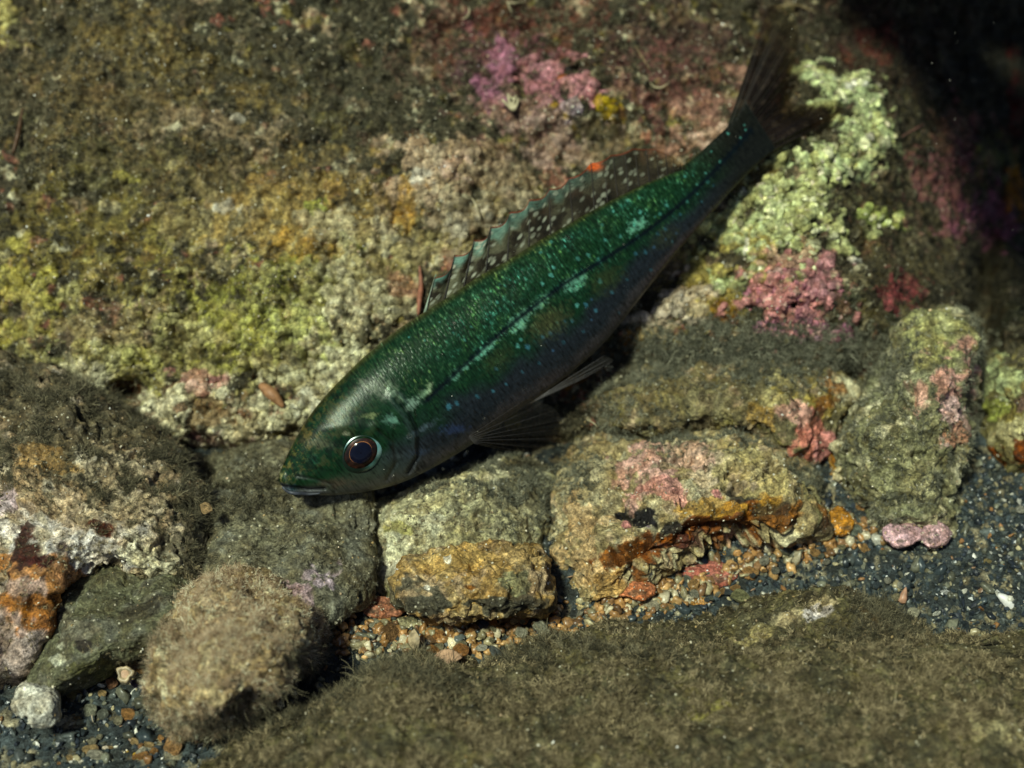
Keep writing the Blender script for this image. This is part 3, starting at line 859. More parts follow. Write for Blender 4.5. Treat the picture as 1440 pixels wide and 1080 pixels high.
ROCKS['tall'] = rock('rock', 'tall furry grey rock with pink crust on its shoulder right of the other rocks',
     [(1196, 620), (1215, 555), (1250, 505), (1282, 455), (1325, 428), (1362, 440), (1372, 500), (1366, 580), (1358, 660), (1342, 735), (1310, 772), (1262, 772), (1222, 750), (1200, 700)],
     0.006, 0.030, 0.30, (0.17, 0.165, 0.095),
     [(1320, 470, 44, 40, 0, (0.36, 0.36, 0.17), 0.8), (1330, 540, 40, 46, 10, (0.60, 0.36, 0.31), 1.0), (1345, 580, 26, 40, 0, (0.60, 0.42, 0.40), 0.95), (1285, 580, 34, 26, 0, (0.55, 0.37, 0.28), 0.7), (1300, 555, 20, 18, 0, (0.58, 0.34, 0.28), 0.8),
      (1270, 650, 80, 60, 0, (0.23, 0.22, 0.12), 0.7), (1290, 690, 60, 40, 0, (0.33, 0.32, 0.19), 0.7), (1300, 745, 50, 20, 0, CREAM, 0.6), (1345, 610, 14, 26, 0, SALM, 0.9)],
     seed=4, turf=[(26000, 0.0020, 0.000042, M_turf_grey, [(1250, 560, 60, 90, 1), (1280, 660, 90, 60, 0.8), (1365, 560, 16, 170, 1.0), (1240, 700, 50, 60, 0.8)], 0.9)], mottle=(GRGRN, CREAM), rough=1.2)
ROCKS['far'] = rock('rock', 'pale crusted rock cut off by the right edge, beyond the dark gap',
     [(1383, 560), (1395, 515), (1440, 490), (1540, 480), (1620, 560), (1590, 680), (1470, 690), (1400, 655)],
     -0.010, 0.026, 0.30, (0.17, 0.15, 0.07),
     [(1415, 535, 40, 30, 0, (0.40, 0.45, 0.25), 0.9), (1425, 600, 40, 18, -20, (0.48, 0.44, 0.26), 0.9), (1430, 640, 40, 30, 0, (0.20, 0.06, 0.02), 0.95), (1400, 575, 20, 14, 0, (0.30, 0.33, 0.10), 0.9), (1440, 565, 30, 14, 0, (0.10, 0.06, 0.05), 0.9)],
     seed=5, na=220, nf=80, mottle=(OLIVE,), turf=[(2500, 0.0026, 0.00005, M_turf_brown, [(1430, 500, 60, 26, 1)], 0.9)], grain_n=300)
ROCKS['brown'] = rock('stone', 'small rounded brown stone wedged between the pink-ended rock and the tall rock',
     [(1158, 655), (1172, 636), (1196, 632), (1210, 650), (1206, 676), (1186, 690), (1165, 680)], 0.004, 0.012, 0.3, (0.36, 0.22, 0.09),
     [(1190, 670, 22, 16, 0, CREAM, 0.7), (1175, 645, 14, 10, 0, RUST, 0.8)], cat='stone', seed=6, na=120, nf=50, grain_n=60, mottle=(GOLD,))
ROCKS['pale'] = rock('rock', 'pale greenish smooth-sided rock directly under the head of the fish',
     [(492, 765), (505, 718), (545, 688), (605, 664), (665, 648), (725, 650), (768, 690), (775, 760), (752, 810), (680, 840), (600, 852), (535, 842), (500, 810)],
     0.019, 0.028, 0.45, (0.36, 0.34, 0.22),
     [(545, 760, 60, 60, 0, (0.50, 0.49, 0.35), 0.9), (600, 710, 80, 36, -20, (0.46, 0.44, 0.28), 0.8), (540, 800, 40, 40, 0, (0.52, 0.48, 0.38), 0.7), (700, 720, 60, 50, 0, (0.24, 0.22, 0.13), 0.7), (610, 730, 26, 12, 0, (0.55, 0.55, 0.42), 0.7),
      (560, 740, 30, 10, 0, (0.40, 0.38, 0.13), 0.7), (730, 680, 50, 40, 0, (0.12, 0.11, 0.07), 0.8), (540, 850, 40, 12, 0, (0.40, 0.10, 0.10), 0.7)],
     seed=7, rough=0.75, turf=[(16000, 0.0016, 0.00004, M_turf_grey, [(690, 665, 90, 30, 1), (740, 700, 40, 50, 1), (620, 690, 90, 18, 0.5)], 0.9), (1800, 0.0012, 0.00005, M_turf_olive, [(600, 720, 80, 60, 1)], 0.9)], mottle=(CREAM, (0.44, 0.42, 0.24)))
ROCKS['pink'] = rock('rock', 'big rock with pale pink crust on top and rusty orange underside with black holes',
     [(750, 705), (775, 665), (820, 628), (880, 603), (960, 590), (1040, 594), (1100, 622), (1150, 665), (1176, 705), (1165, 742), (1105, 765), (1035, 785), (960, 815), (900, 850), (838, 876), (786, 868), (766, 800)],
     0.012, 0.034, 0.50, (0.33, 0.27, 0.15),
     [(820, 690, 70, 50, -20, (0.38, 0.34, 0.22), 0.8), (910, 655, 70, 36, 10, (0.60, 0.38, 0.33), 0.95), (930, 685, 40, 20, 0, (0.60, 0.32, 0.29), 0.9), (1000, 650, 70, 34, 20, (0.56, 0.46, 0.33), 0.9), (1060, 670, 60, 30, 30, (0.40, 0.34, 0.17), 0.8), (980, 630, 50, 20, 10, (0.55, 0.36, 0.30), 0.7),
      (830, 770, 50, 80, -10, (0.52, 0.38, 0.22), 0.85), (840, 830, 50, 46, 0, (0.52, 0.34, 0.15), 0.9), (900, 780, 60, 36, 0, (0.20, 0.075, 0.022), 0.95), (980, 755, 120, 36, -12, (0.19, 0.065, 0.022), 0.95), (1080, 735, 70, 26, -10, (0.22, 0.09, 0.025), 0.9), (950, 775, 60, 16, -14, (0.07, 0.022, 0.018), 0.8), (1020, 715, 90, 20, -5, GOLD, 0.7),
      (895, 718, 28, 20, 0, BLACK, 1.0), (935, 738, 26, 16, 0, BLACK, 0.95), (1020, 748, 28, 20, 0, BLACK, 0.9), (1045, 692, 30, 10, 20, BLACK, 0.9), (1080, 715, 34, 10, 10, (0.02, 0.015, 0.01), 0.8), (1140, 735, 24, 10, 0, (0.05, 0.03, 0.02), 0.8),
      (880, 735, 12, 8, 0, PINK, 0.95), (912, 740, 14, 9, 0, LILAC, 0.9), (1010, 697, 13, 9, 0, PINK, 0.95), (1140, 700, 34, 26, 30, (0.26, 0.24, 0.12), 0.8), (1010, 800, 50, 12, -20, PINK, 0.5)],
     dents=[(985, 765, 130, 34, -14, 0.0055), (895, 718, 22, 17, 0, 0.0025), (935, 738, 20, 12, 0, 0.002), (1020, 748, 24, 16, 0, 0.003), (1045, 692, 26, 8, 20, 0.002), (1080, 715, 28, 8, 10, 0.002)],
     na=480, nf=180, seed=8, turf=[(26000, 0.0021, 0.000042, M_turf_grey, [(900, 606, 130, 22, 1), (1060, 610, 80, 22, 1), (800, 660, 50, 36, 0.8), (1140, 665, 40, 30, 0.8), (770, 730, 26, 60, 0.7)], 0.9),
                                   (2500, 0.0014, 0.00005, M_turf_olive, [(950, 670, 180, 60, 1)], 0.9)], grain_n=1600, mottle=(CREAM, BEIGE), rough=1.15)
ROCKS['oblong'] = rock('oblong_rock', 'oblong orange-brown stone with flaking lower edge painted as shaded in front of the pale rock',
     [(557, 815), (566, 785), (610, 770), (680, 764), (745, 763), (770, 785), (780, 830), (768, 860), (715, 868), (650, 868), (590, 866), (562, 845)],
     0.045, 0.018, 0.6, (0.34, 0.23, 0.10),
     [(640, 795, 60, 24, 0, (0.50, 0.35, 0.15), 0.75), (720, 790, 50, 26, 0, (0.34, 0.25, 0.13), 0.7), (600, 785, 26, 14, 0, (0.50, 0.36, 0.16), 0.6), (660, 850, 120, 15, 0, (0.045, 0.045, 0.032), 0.95), (740, 850, 44, 18, 0, (0.05, 0.045, 0.03), 0.9), (580, 830, 30, 26, 0, (0.09, 0.085, 0.06), 0.9), (735, 820, 26, 18, 0, (0.16, 0.17, 0.10), 0.8),  # dark patches along the bottom paint the shade on its lower edge
      (630, 788, 6, 5, 0, WHITE, 1), (600, 826, 6, 5, 0, WHITE, 1), (660, 825, 8, 5, 0, RUST, 0.9)],
     cat='rock', seed=9, na=300, nf=110, strata=0.0009, rough=1.0, grain_n=500, mottle=(BEIGE, (0.46, 0.36, 0.20)), edge=0.45)
ROCKS['dark'] = rock('dark_rock', 'smooth olive-grey rock with two pale lichen spots at the foot of the left boulder',
     [(42, 975), (44, 895), (78, 822), (145, 792), (225, 800), (300, 832), (325, 868), (280, 898), (210, 915), (155, 938), (105, 970)],
     0.052, 0.022, 0.7, (0.115, 0.115, 0.07),
     [(90, 908, 18, 10, 0, (0.42, 0.43, 0.33), 0.95), (83, 922, 16, 9, 0, (0.45, 0.46, 0.36), 0.95), (122, 904, 16, 12, 0, (0.025, 0.02, 0.015), 1.0), (190, 860, 80, 14, -15, (0.055, 0.05, 0.035), 0.8), (110, 890, 40, 20, -20, (0.19, 0.18, 0.14), 0.7), (140, 940, 70, 14, 0, (0.10, 0.10, 0.035), 0.7)],
     seed=10, rough=0.45, turf=[(1600, 0.0010, 0.00004, M_turf_olive, [(200, 900, 140, 60, 1)], 0.9)], grain_n=500, mottle=(GREY,), strata=0.0006)
ROCKS['slab'] = rock('furry_slab', 'wide slab thickly furred with olive-brown algae along the bottom edge',
     [(330, 1062), (380, 1022), (450, 978), (530, 938), (640, 918), (740, 888), (840, 862), (940, 836), (1040, 808), (1130, 788), (1195, 798), (1240, 836), (1290, 872), (1370, 878), (1460, 868), (1640, 890), (1720, 1150), (1300, 1400), (700, 1400), (300, 1300), (280, 1130)],
     0.066, 0.030, 0.66, (0.065, 0.058, 0.032),
     [(1150, 832, 60, 16, 0, (0.50, 0.42, 0.26), 0.85), (1165, 832, 26, 12, 0, (0.60, 0.56, 0.56), 0.8), (1060, 845, 50, 12, -15, (0.38, 0.32, 0.16), 0.7), (1240, 860, 50, 30, 40, (0.09, 0.06, 0.03), 0.8), (1380, 1020, 70, 30, 0, (0.32, 0.28, 0.16), 0.7), (1000, 980, 30, 14, 0, YEL, 0.6), (660, 1010, 20, 10, 0, GOLD, 0.6)],
     na=560, nf=200, nb=14, seed=11, edge=0.42,
     turf=[(160000, 0.0017, 0.00005, M_turf_olive, [(800, 990, 600, 120, 1), (1300, 980, 300, 120, 1), (500, 1040, 250, 80, 1)], 1.0), (30000, 0.0034, 0.000045, M_turf_brown, [(560, 950, 130, 26, 1), (420, 1010, 80, 40, 1), (800, 895, 150, 18, 0.8), (1240, 860, 60, 30, 1)], 0.8)], grain_n=2500, mottle=((0.13, 0.115, 0.055), (0.16, 0.14, 0.08)))
ROCKS['tuft'] = rock('algae_lump', 'pale tan woolly algae-covered lump standing up in the lower left foreground',
     [(212, 960), (222, 905), (250, 862), (300, 835), (345, 822), (400, 838), (440, 862), (456, 905), (440, 945), (405, 985), (360, 1000), (315, 1025), (265, 1030), (228, 1005)],
     0.072, 0.028, 0.25, (0.34, 0.26, 0.15),
     [(320, 900, 90, 60, 0, (0.50, 0.42, 0.27), 0.8), (280, 960, 50, 50, 0, (0.50, 0.41, 0.25), 0.8), (400, 920, 50, 50, 0, (0.36, 0.26, 0.14), 0.7)],
     cat='algae clump', seed=12, na=260, nf=100, lump=0.15, turf=[(90000, 0.0016, 0.000032, M_turf_tan, [(330, 920, 160, 130, 1)], 1.1), (14000, 0.0034, 0.000036, M_turf_brown, [(430, 950, 60, 60, 1), (340, 1010, 100, 26, 1), (230, 930, 20, 80, 0.7)], 0.9)], grain_n=500, mottle=(BEIGE, CREAM))

# ------------------------------------------------------------------ the fish
AX = np.array([0.8174, -0.5761])
NX = np.array([-0.5761, -0.8174])
OX = np.array([393.0, 678.0])


def to_sn(x, y):
    d = np.stack([np.asarray(x, float), np.asarray(y, float)], -1)-OX
    return d@AX, d@NX


top_px = [(393, 674), (396, 660), (402, 646), (430, 595), (490, 525), (545, 476), (597, 440), (639, 413), (673, 390), (709, 370), (759, 339), (787, 323), (843, 291), (900, 262), (960, 233), (1003, 197), (1040, 158), (1052, 135)]
bot_px = [(394, 683), (404, 690), (430, 695), (500, 694), (560, 681), (600, 663), (660, 628), (720, 584), (790, 535), (850, 482), (900, 420), (950, 357), (1000, 300), (1040, 256), (1075, 222), (1095, 206)]
ts, tn = to_sn(*np.array(top_px, float).T)
bs, bn = to_sn(*np.array(bot_px, float).T)
ts[0], bs[0] = 0, 0
s_st = np.linspace(0, 1, 720)**1.12*842
TN = spline(ts, tn, s_st)
BN = spline(bs, bn, s_st)


def fish_h(s):
    return 0.044-0.000036*np.asarray(s, float)-0.008*np.clip(np.asarray(s, float)/850, 0, 1.3)**2


MIDN = (TN+BN)/2
HALF = (TN-BN)/2
ratio = np.interp(s_st, [0, 40, 120, 300, 500, 700, 780, 850], [0.62, 0.62, 0.60, 0.56, 0.52, 0.44, 0.34, 0.05])
ROLL = math.radians(13)
na = 320
th = np.linspace(0, 2*np.pi, na, endpoint=False)
ct, st_ = np.cos(th), np.sin(th)
cy_ = np.sign(ct)*np.abs(ct)**0.96
cz_ = np.sign(st_)*np.abs(st_)**0.92
up = HALF[:, None]*cy_[None]                     # along the fish's own height, px
side = (HALF*ratio)[:, None]*cz_[None]
side = side*(1-0.18*np.clip(-ct, 0, 1)[None])     # belly narrower
n_px = MIDN[:, None]+up*math.cos(ROLL)-side*0+0*side
dep_px = side*math.cos(ROLL)+up*math.sin(ROLL)*0.8
n_loc = MIDN[:, None]+up                           # pattern coordinate
s_loc = np.repeat(s_st[:, None], na, 1)
n_px = n_px*1.0+(up-up*math.cos(ROLL))
# relief: mouth slit, gill cover edges, brow, lateral line
px_f = OX[0]+s_loc*AX[0]+n_loc*NX[0]
py_f = OX[1]+s_loc*AX[1]+n_loc*NX[1]


def dist_poly(x, y, pts):
    pts = np.asarray(pts, float)
    d = np.full(x.shape, 1e9)
    for a, b in zip(pts[:-1], pts[1:]):
        ab = b-a
        t = np.clip(((x-a[0])*ab[0]+(y-a[1])*ab[1])/(ab@ab), 0, 1)
        d = np.minimum(d, np.hypot(x-a[0]-t*ab[0], y-a[1]-t*ab[1]))
    return d


MOUTH = [(388, 681), (410, 684), (435, 687), (458, 686)]
MAX_ = [(420, 668), (445, 672), (470, 680), (472, 690)]
OPERC = [(563, 560), (580, 582), (592, 612), (590, 640), (575, 664)]
PREOP = [(536, 604), (556, 622), (560, 648), (545, 674)]
LATL = [(602, 563), (640, 528), (700, 474), (760, 426), (800, 397), (850, 366), (900, 333), (960, 285), (1020, 225), (1055, 185)]
LATL = smooth_path(LATL, 40)
d_m = dist_poly(px_f, py_f, MOUTH)
d_o = dist_poly(px_f, py_f, OPERC)
d_p = dist_poly(px_f, py_f, PREOP)
d_l = dist_poly(px_f, py_f, LATL)
d_x = dist_poly(px_f, py_f, MAX_)
d_e = np.hypot((px_f-510), (py_f-635))
inset = 5.0*np.exp(-(d_m/2.6)**2)+3.6*np.exp(-(d_o/2.6)**2)+2.2*np.exp(-(d_p/2.6)**2)+0.8*np.exp(-(d_l/2.5)**2)+2.0*np.exp(-(d_x/2.5)**2)
inset -= 3.2*np.exp(-((d_o-8)/8.0)**2)*(px_f < 587)
inset -= 1.6*np.exp(-((d_p-7)/7.0)**2)*(px_f < 556)
inset += 2.4*np.exp(-(np.hypot((px_f-445)/26, (py_f-655)/16))**2)-1.5*np.exp(-(np.hypot((px_f-505)/60, (py_f-600)/9))**2)
inset += 4.0*np.exp(-(d_e/30.0)**4)
sgn = np.sign(dep_px+1e-6)
fac = np.clip(np.abs(st_)[None]*2.5, 0, 1)
dep_px = dep_px-sgn*inset*fac
hax = fish_h(s_loc)
hh = hax+dep_px*S
kk = (DIST-hax)/DIST
pxx = OX[0]+s_loc*AX[0]+n_px*NX[0]
pyy = OX[1]+s_loc*AX[1]+n_px*NX[1]
quv = np.stack([(pxx-720)*S*kk, (540-pyy)*S*kk, hh], -1)
FV = world(quv).reshape(-1, 3)
FF = grid_faces(len(s_st), na, True)
Ccap0, Ccap1 = FV[:na].mean(0), FV[-na:].mean(0)
nfv = len(FV)
FV = np.vstack([FV, Ccap0, Ccap1])
FN = normals(FV, FF)
if ((FV[:nfv].reshape(len(s_st), na, 3)-FV[:nfv].reshape(len(s_st), na, 3).mean(1, keepdims=True)).reshape(-1, 3)*FN[:nfv]).sum(1).mean() < 0:
    FF = FF[:, ::-1]
    FN = -FN
# pattern: works on both flanks because it depends on (along, height)
x_, y_ = px_f.ravel(), py_f.ravel()
s_, n_ = s_loc.ravel(), n_loc.ravel()
rel = ((n_loc-BN[:, None])/(TN-BN)[:, None]).ravel()     # 0 belly, 1 back
Pp = np.stack([s_*S, n_*S, np.zeros_like(s_)], -1)
col = np.tile(np.array((0.0052, 0.027, 0.0105)), (len(s_), 1))


def blend(m, c):
    global col
    m = np.clip(m, 0, 1)
    col = col*(1-m[:, None])+np.array(c)*m[:, None]


nzb = fbm(Pp, 0.010, 3, 0.5, 4)
blend(sstep(0.42, 0.22, rel+0.10*nzb)*sstep(60, 200, s_), (0.014, 0.019, 0.026))
blend(sstep(0.14, 0.03, rel+0.05*nzb)*0.8, (0.055, 0.048, 0.052))  # belly colour kept low to paint in its unlit shade
blend(sstep(210, 60, s_)*sstep(0.36, 0.10, rel)*0.7, (0.062, 0.062, 0.050))
blend(sstep(0.93, 1.0, rel)*0.6, (0.05, 0.045, 0.012))
blend(sstep(670, 800, s_), (0.009, 0.010, 0.008))
# head: golden speckles on the snout and the crown, grey nape bar, bluish lips
spn = fbm(Pp, 0.0016, 4, 0.75, 14)
blend(sstep(0.12, 0.35, spn)*sstep(0.55, 0.8, rel)*sstep(230, 100, s_)*0.4, (0.10, 0.085, 0.02))
blend(sstep(0.20, 0.4, spn)*sstep(0.35, 0.6, rel)*sstep(80, 20, s_)*0.45, (0.16, 0.14, 0.03))
for (x, y, rx, ry, rot, c, a) in [
    (436, 612, 12, 16, -30, (0.17, 0.11, 0.03), 0.7), (455, 622, 30, 7, 10, (0.13, 0.13, 0.09), 0.6), (537, 545, 32, 13, 18, (0.17, 0.19, 0.15), 0.7), (560, 555, 16, 6, 50, (0.24, 0.38, 0.24), 0.8),
    (525, 583, 14, 4, -10, (0.30, 0.36, 0.16), 0.8), (553, 589, 11, 7, 10, (0.20, 0.42, 0.32), 0.95), (491, 608, 5, 4, 0, (0.45, 0.45, 0.30), 0.9), (490, 585, 8, 18, 20, (0.10, 0.13, 0.09), 0.5),
    (584, 567, 14, 7, -33, (0.34, 0.52, 0.40), 0.95), (600, 554, 10, 5, -40, (0.30, 0.48, 0.30), 0.8), (607, 546, 4, 8, 10, (0.38, 0.52, 0.30), 0.9), (596, 547, 6, 4, 0, (0.005, 0.006, 0.008), 0.9),
    (597, 602, 24, 5, -30, (0.09, 0.13, 0.17), 0.8), (640, 603, 20, 8, -5, (0.035, 0.06, 0.16), 0.8), (590, 635, 14, 6, -15, (0.04, 0.06, 0.11), 0.7), (555, 640, 18, 6, -10, (0.06, 0.08, 0.09), 0.5), (445, 645, 10, 8, 0, (0.03, 0.12, 0.08), 0.7), (425, 668, 10, 6, 0, (0.10, 0.13, 0.13), 0.5),
    (396, 668, 5, 5, 0, (0.35, 0.33, 0.15), 0.8), (404, 684, 16, 5, 8, (0.07, 0.09, 0.17), 0.9), (440, 690, 26, 4, 0, (0.12, 0.12, 0.15), 0.7), (475, 678, 26, 8, 0, (0.12, 0.065, 0.045), 0.5),
]:
    a_ = math.radians(rot)
    ex = ((x_-x)*math.cos(a_)+(y_-y)*math.sin(a_))/rx
    ey = (-(x_-x)*math.sin(a_)+(y_-y)*math.cos(a_))/ry
    blend(0.62*a*sstep(-0.3, 0.9, 1-np.sqrt(ex*ex+ey*ey)+0.6*spn), c)
for (x, y, rx, ry, rot, a) in [(730, 454, 20, 10, -40, .8), (683, 494, 26, 5, -41, .95), (757, 430, 16, 6, -40, .75), (806, 400, 18, 9, -38, .75), (894, 320, 16, 8, -40, .6), (648, 523, 20, 4, -42, .85)]:
    a_ = math.radians(rot)
    ex = ((x_-x)*math.cos(a_)+(y_-y)*math.sin(a_))/rx
    ey = (-(x_-x)*math.sin(a_)+(y_-y)*math.cos(a_))/ry
    blend(a*sstep(-0.2, 0.7, 1-np.sqrt(ex*ex+ey*ey)+0.9*spn), (0.17, 0.44, 0.31))
SPOTS = [(728, 488, 6, 1), (742, 490, 6.5, 1), (762, 475, 5, .8), (773, 470, 5, .7), (782, 455, 3.5, .5), (793, 453, 4, .5), (803, 453, 4, .5), (809, 431, 5.5, .9), (822, 431, 5, .8), (836, 438, 4.5, .7), (842, 398, 6.5, .9), (859, 413, 4.5, .7),
         (842, 372, 5, .8), (698, 519, 4.5, .7), (693, 550, 5, .7), (712, 540, 4, .6), (673, 558, 5, .7), (633, 571, 7, .9), (644, 566, 5, .8), (734, 523, 4, .45), (757, 510, 4, .5), (792, 482, 4.5, .5), (820, 467, 4, .5), (892, 359, 5, .7), (906, 356, 5, .7), (923, 331, 4.5, .8),
         (934, 324, 5, .8), (894, 335, 5.5, .9), (849, 341, 4.5, .8), (777, 380, 4.5, .8), (774, 391, 4.5, .8), (762, 402, 5, .9), (935, 292, 4, .8), (964, 285, 4.5, .8), (898, 302, 5, .8), (810, 367, 4.5, .8), (826, 363, 5, .8), (955, 303, 3.5, .7), (978, 262, 3, .7), (1002, 262, 3, .7), (1012, 230, 4, .8),
         (1030, 215, 3, .7), (990, 245, 3.5, .7), (1040, 195, 3, .6), (1022, 190, 4, .8), (1046, 178, 3, .6), (985, 285, 3.5, .6), (945, 340, 3.5, .6), (915, 380, 3.5, .5), (880, 395, 3.5, .5), (870, 440, 3.5, .4), (665, 462, 3, .7), (640, 470, 3, .6), (655, 480, 3.5, .7), (620, 455, 3, .6), (600, 480, 3, .6), (845, 320, 4, .8), (860, 300, 4, .7), (880, 285, 4, .6), (710, 405, 3.5, .7), (870, 335, 4, .7)]
for (x, y, r_, a) in SPOTS:
    near = np.where((np.abs(x_-x) < 3*r_) & (np.abs(y_-y) < 3*r_))[0]
    dd = np.hypot(((x_[near]-x)*AX[0]+(y_[near]-y)*AX[1])*1.35, ((x_[near]-x)*NX[0]+(y_[near]-y)*NX[1]))/(r_*0.78)
    m = np.zeros(len(s_))
    m[near] = (0.68 if y < 440 else 0.55)*a*sstep(-0.1, 0.6, 1-dd+0.6*spn[near])
    blue = rel[near].mean() if len(near) else 0.5
    m = m*(1-0.25*sstep(380, 620, to_sn(x, y)[0]))
    blend(m, (0.12, 0.46, 0.40) if blue > 0.36 else (0.06, 0.24, 0.34))
r2 = np.random.default_rng(5)
for _ in range(22):
    ss, rr = r2.uniform(260, 820), r2.uniform(0.18, 0.95)
    nn = np.interp(ss, s_st, BN)*(1-rr)+np.interp(ss, s_st, TN)*rr
    x, y = OX+ss*AX+nn*NX
    r_ = r2.uniform(1.6, 3.2)
    m = 0.4*sstep(-0.2, 0.5, 1-np.hypot(x_-x, y_-y)/r_)
    blend(m, (0.08, 0.34, 0.30) if rr > 0.36 else (0.05, 0.14, 0.28))
for (x, y, rx, ry, c, a) in [(770, 455, 36, 20, (0.055, 0.055, 0.022), .7), (850, 395, 30, 18, (0.035, 0.045, 0.016), .6), (700, 505, 30, 16, (0.030, 0.040, 0.014), .5), (935, 335, 24, 14, (0.035, 0.042, 0.016), .5), (720, 420, 16, 40, (0.006, 0.016, 0.008), .6), (800, 345, 14, 36, (0.006, 0.016, 0.008), .6), (845, 320, 12, 30, (0.006, 0.016, 0.008), .5), (650, 470, 12, 40, (0.006, 0.016, 0.008), .4)]:
    ex = ((x_-x)*AX[0]+(y_-y)*AX[1])/rx
    ey = ((x_-x)*NX[0]+(y_-y)*NX[1])/ry
    blend(a*sstep(-0.3, 0.8, 1-np.sqrt(ex*ex+ey*ey)+0.5*spn), c)
mott = fbm(Pp, 0.0045, 4, 0.65, 40)
blend(0.7*sstep(-0.05, 0.3, mott)*sstep(230, 120, s_)*sstep(0.25, 0.5, rel), (0.0035, 0.008, 0.005))
blend(0.45*sstep(0.1, 0.4, -mott)*sstep(200, 100, s_)*sstep(0.3, 0.5, rel), (0.050, 0.050, 0.022))
# groove shade and bluish shine painted along the gill cover edges and the jaw
blend(0.75*np.exp(-(d_o.ravel()/2.2)**2), (0.006, 0.008, 0.010))
blend(0.30*np.exp(-((d_o.ravel()-7)/4)**2)*(x_ < 585), (0.050, 0.070, 0.075))
blend(0.45*np.exp(-(d_p.ravel()/2.2)**2), (0.010, 0.011, 0.010))
blend(0.9*np.exp(-(d_m.ravel()/2.0)**2), (0.006, 0.006, 0.009))
blend(0.5*np.exp(-(d_x.ravel()/2.0)**2), (0.012, 0.011, 0.012))
# dark lateral line
wave = 1+0.3*np.sin(s_*0.55)
blend(0.97*np.exp(-(d_l.ravel()/(4.4*wave))**2), (0.002, 0.005, 0.008))
# glint mask: glints painted into the colour of scale rows, in saddles along the back
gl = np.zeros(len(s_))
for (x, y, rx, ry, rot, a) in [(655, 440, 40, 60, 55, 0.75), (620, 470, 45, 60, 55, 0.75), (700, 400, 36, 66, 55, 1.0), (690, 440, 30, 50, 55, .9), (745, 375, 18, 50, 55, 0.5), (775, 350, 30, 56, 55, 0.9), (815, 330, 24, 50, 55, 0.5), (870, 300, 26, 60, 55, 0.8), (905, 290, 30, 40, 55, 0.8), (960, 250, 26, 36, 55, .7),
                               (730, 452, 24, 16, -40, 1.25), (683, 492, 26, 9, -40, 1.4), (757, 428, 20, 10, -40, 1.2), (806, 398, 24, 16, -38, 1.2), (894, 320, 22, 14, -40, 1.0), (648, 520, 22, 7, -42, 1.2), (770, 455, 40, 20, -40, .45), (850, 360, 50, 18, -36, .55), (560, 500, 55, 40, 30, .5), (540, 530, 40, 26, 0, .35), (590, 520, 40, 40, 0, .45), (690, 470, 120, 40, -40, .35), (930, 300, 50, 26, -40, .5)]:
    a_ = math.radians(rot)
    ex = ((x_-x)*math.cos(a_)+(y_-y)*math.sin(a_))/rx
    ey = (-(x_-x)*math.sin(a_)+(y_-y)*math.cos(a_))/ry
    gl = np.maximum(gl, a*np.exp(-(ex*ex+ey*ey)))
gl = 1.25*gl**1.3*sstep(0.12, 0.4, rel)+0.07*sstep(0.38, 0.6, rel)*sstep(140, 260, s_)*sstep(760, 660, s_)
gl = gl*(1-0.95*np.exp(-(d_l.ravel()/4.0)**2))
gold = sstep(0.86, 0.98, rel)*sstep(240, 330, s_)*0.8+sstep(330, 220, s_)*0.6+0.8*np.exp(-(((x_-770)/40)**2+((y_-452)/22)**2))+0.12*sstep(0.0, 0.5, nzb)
col = np.vstack([col, col[:1], col[-1:]])
gl = np.append(gl, [0, 0])
gold = np.append(np.clip(gold, 0, 1), [0, 0])
uvp = np.vstack([np.stack([s_, n_], -1), [[0, 0], [842, 0]]])*0.01

m = NT('fish_skin')
pat = m.attr('pat').outputs['Vector']
mp = m.n('Mapping')
mp.inputs['Scale'].default_value = (34, 7, 1)
mp.inputs['Rotation'].default_value = (0, 0, math.radians(4))
m.l(pat, mp.inputs['Vector'])
streak = m.noise(mp.outputs[0], 1.0, 3, 0.6)
mp2 = m.n('Mapping')
mp2.inputs['Scale'].default_value = (20, 16, 1)
mp2.inputs['Rotation'].default_value = (0, 0, math.radians(-20))
m.l(pat, mp2.inputs['Vector'])
fleck = m.noise(mp2.outputs[0], 1.0, 2, 0.5)
hue = m.noise(pat, 3.5, 3, 0.6)
base = m.attr('Col').outputs['Color']
sk = m.ramp(streak, [(0.50, 0.0), (0.63, 1.0)])
fk = m.ramp(fleck, [(0.40, 0.10), (0.64, 1.0)])
mp3 = m.n('Mapping')
mp3.inputs['Scale'].default_value = (21, 14, 1)
m.l(pat, mp3.inputs['Vector'])
vs = m.n('TexVoronoi')
vs.inputs['Scale'].default_value = 1.0
vs.inputs['Randomness'].default_value = 0.6
m.l(mp3.outputs[0], vs.inputs['Vector'])
sepc = m.n('SeparateColor')
m.l(vs.outputs['Color'], sepc.inputs[0])
cell = m.ramp(sepc.outputs[0], [(0.15, 0.12), (0.85, 1.25)])
edge_ = m.ramp(vs.outputs['Distance'], [(0.28, 1.0), (0.56, 0.42)])
edge_ = m.mix(m.attr('scaly').outputs['Fac'], (0.75, 0.75, 0.75), edge_)
scl = m.math('MULTIPLY', cell, edge_)
sk = m.math('MULTIPLY', m.math('ADD', m.math('MULTIPLY', sk, 1.05), 0.14), scl)
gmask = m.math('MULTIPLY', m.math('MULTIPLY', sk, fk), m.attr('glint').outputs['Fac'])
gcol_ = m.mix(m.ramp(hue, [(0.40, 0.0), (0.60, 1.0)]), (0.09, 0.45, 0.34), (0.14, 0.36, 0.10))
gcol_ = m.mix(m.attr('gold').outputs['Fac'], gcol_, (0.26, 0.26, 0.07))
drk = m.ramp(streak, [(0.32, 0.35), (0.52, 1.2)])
c = m.mix(gmask, m.mix(1.0, m.mix(1.0, base, drk, 'MULTIPLY'), m.ramp(edge_, [(0.0, 0.6), (1.0, 1.1)]), 'MULTIPLY'), gcol_)
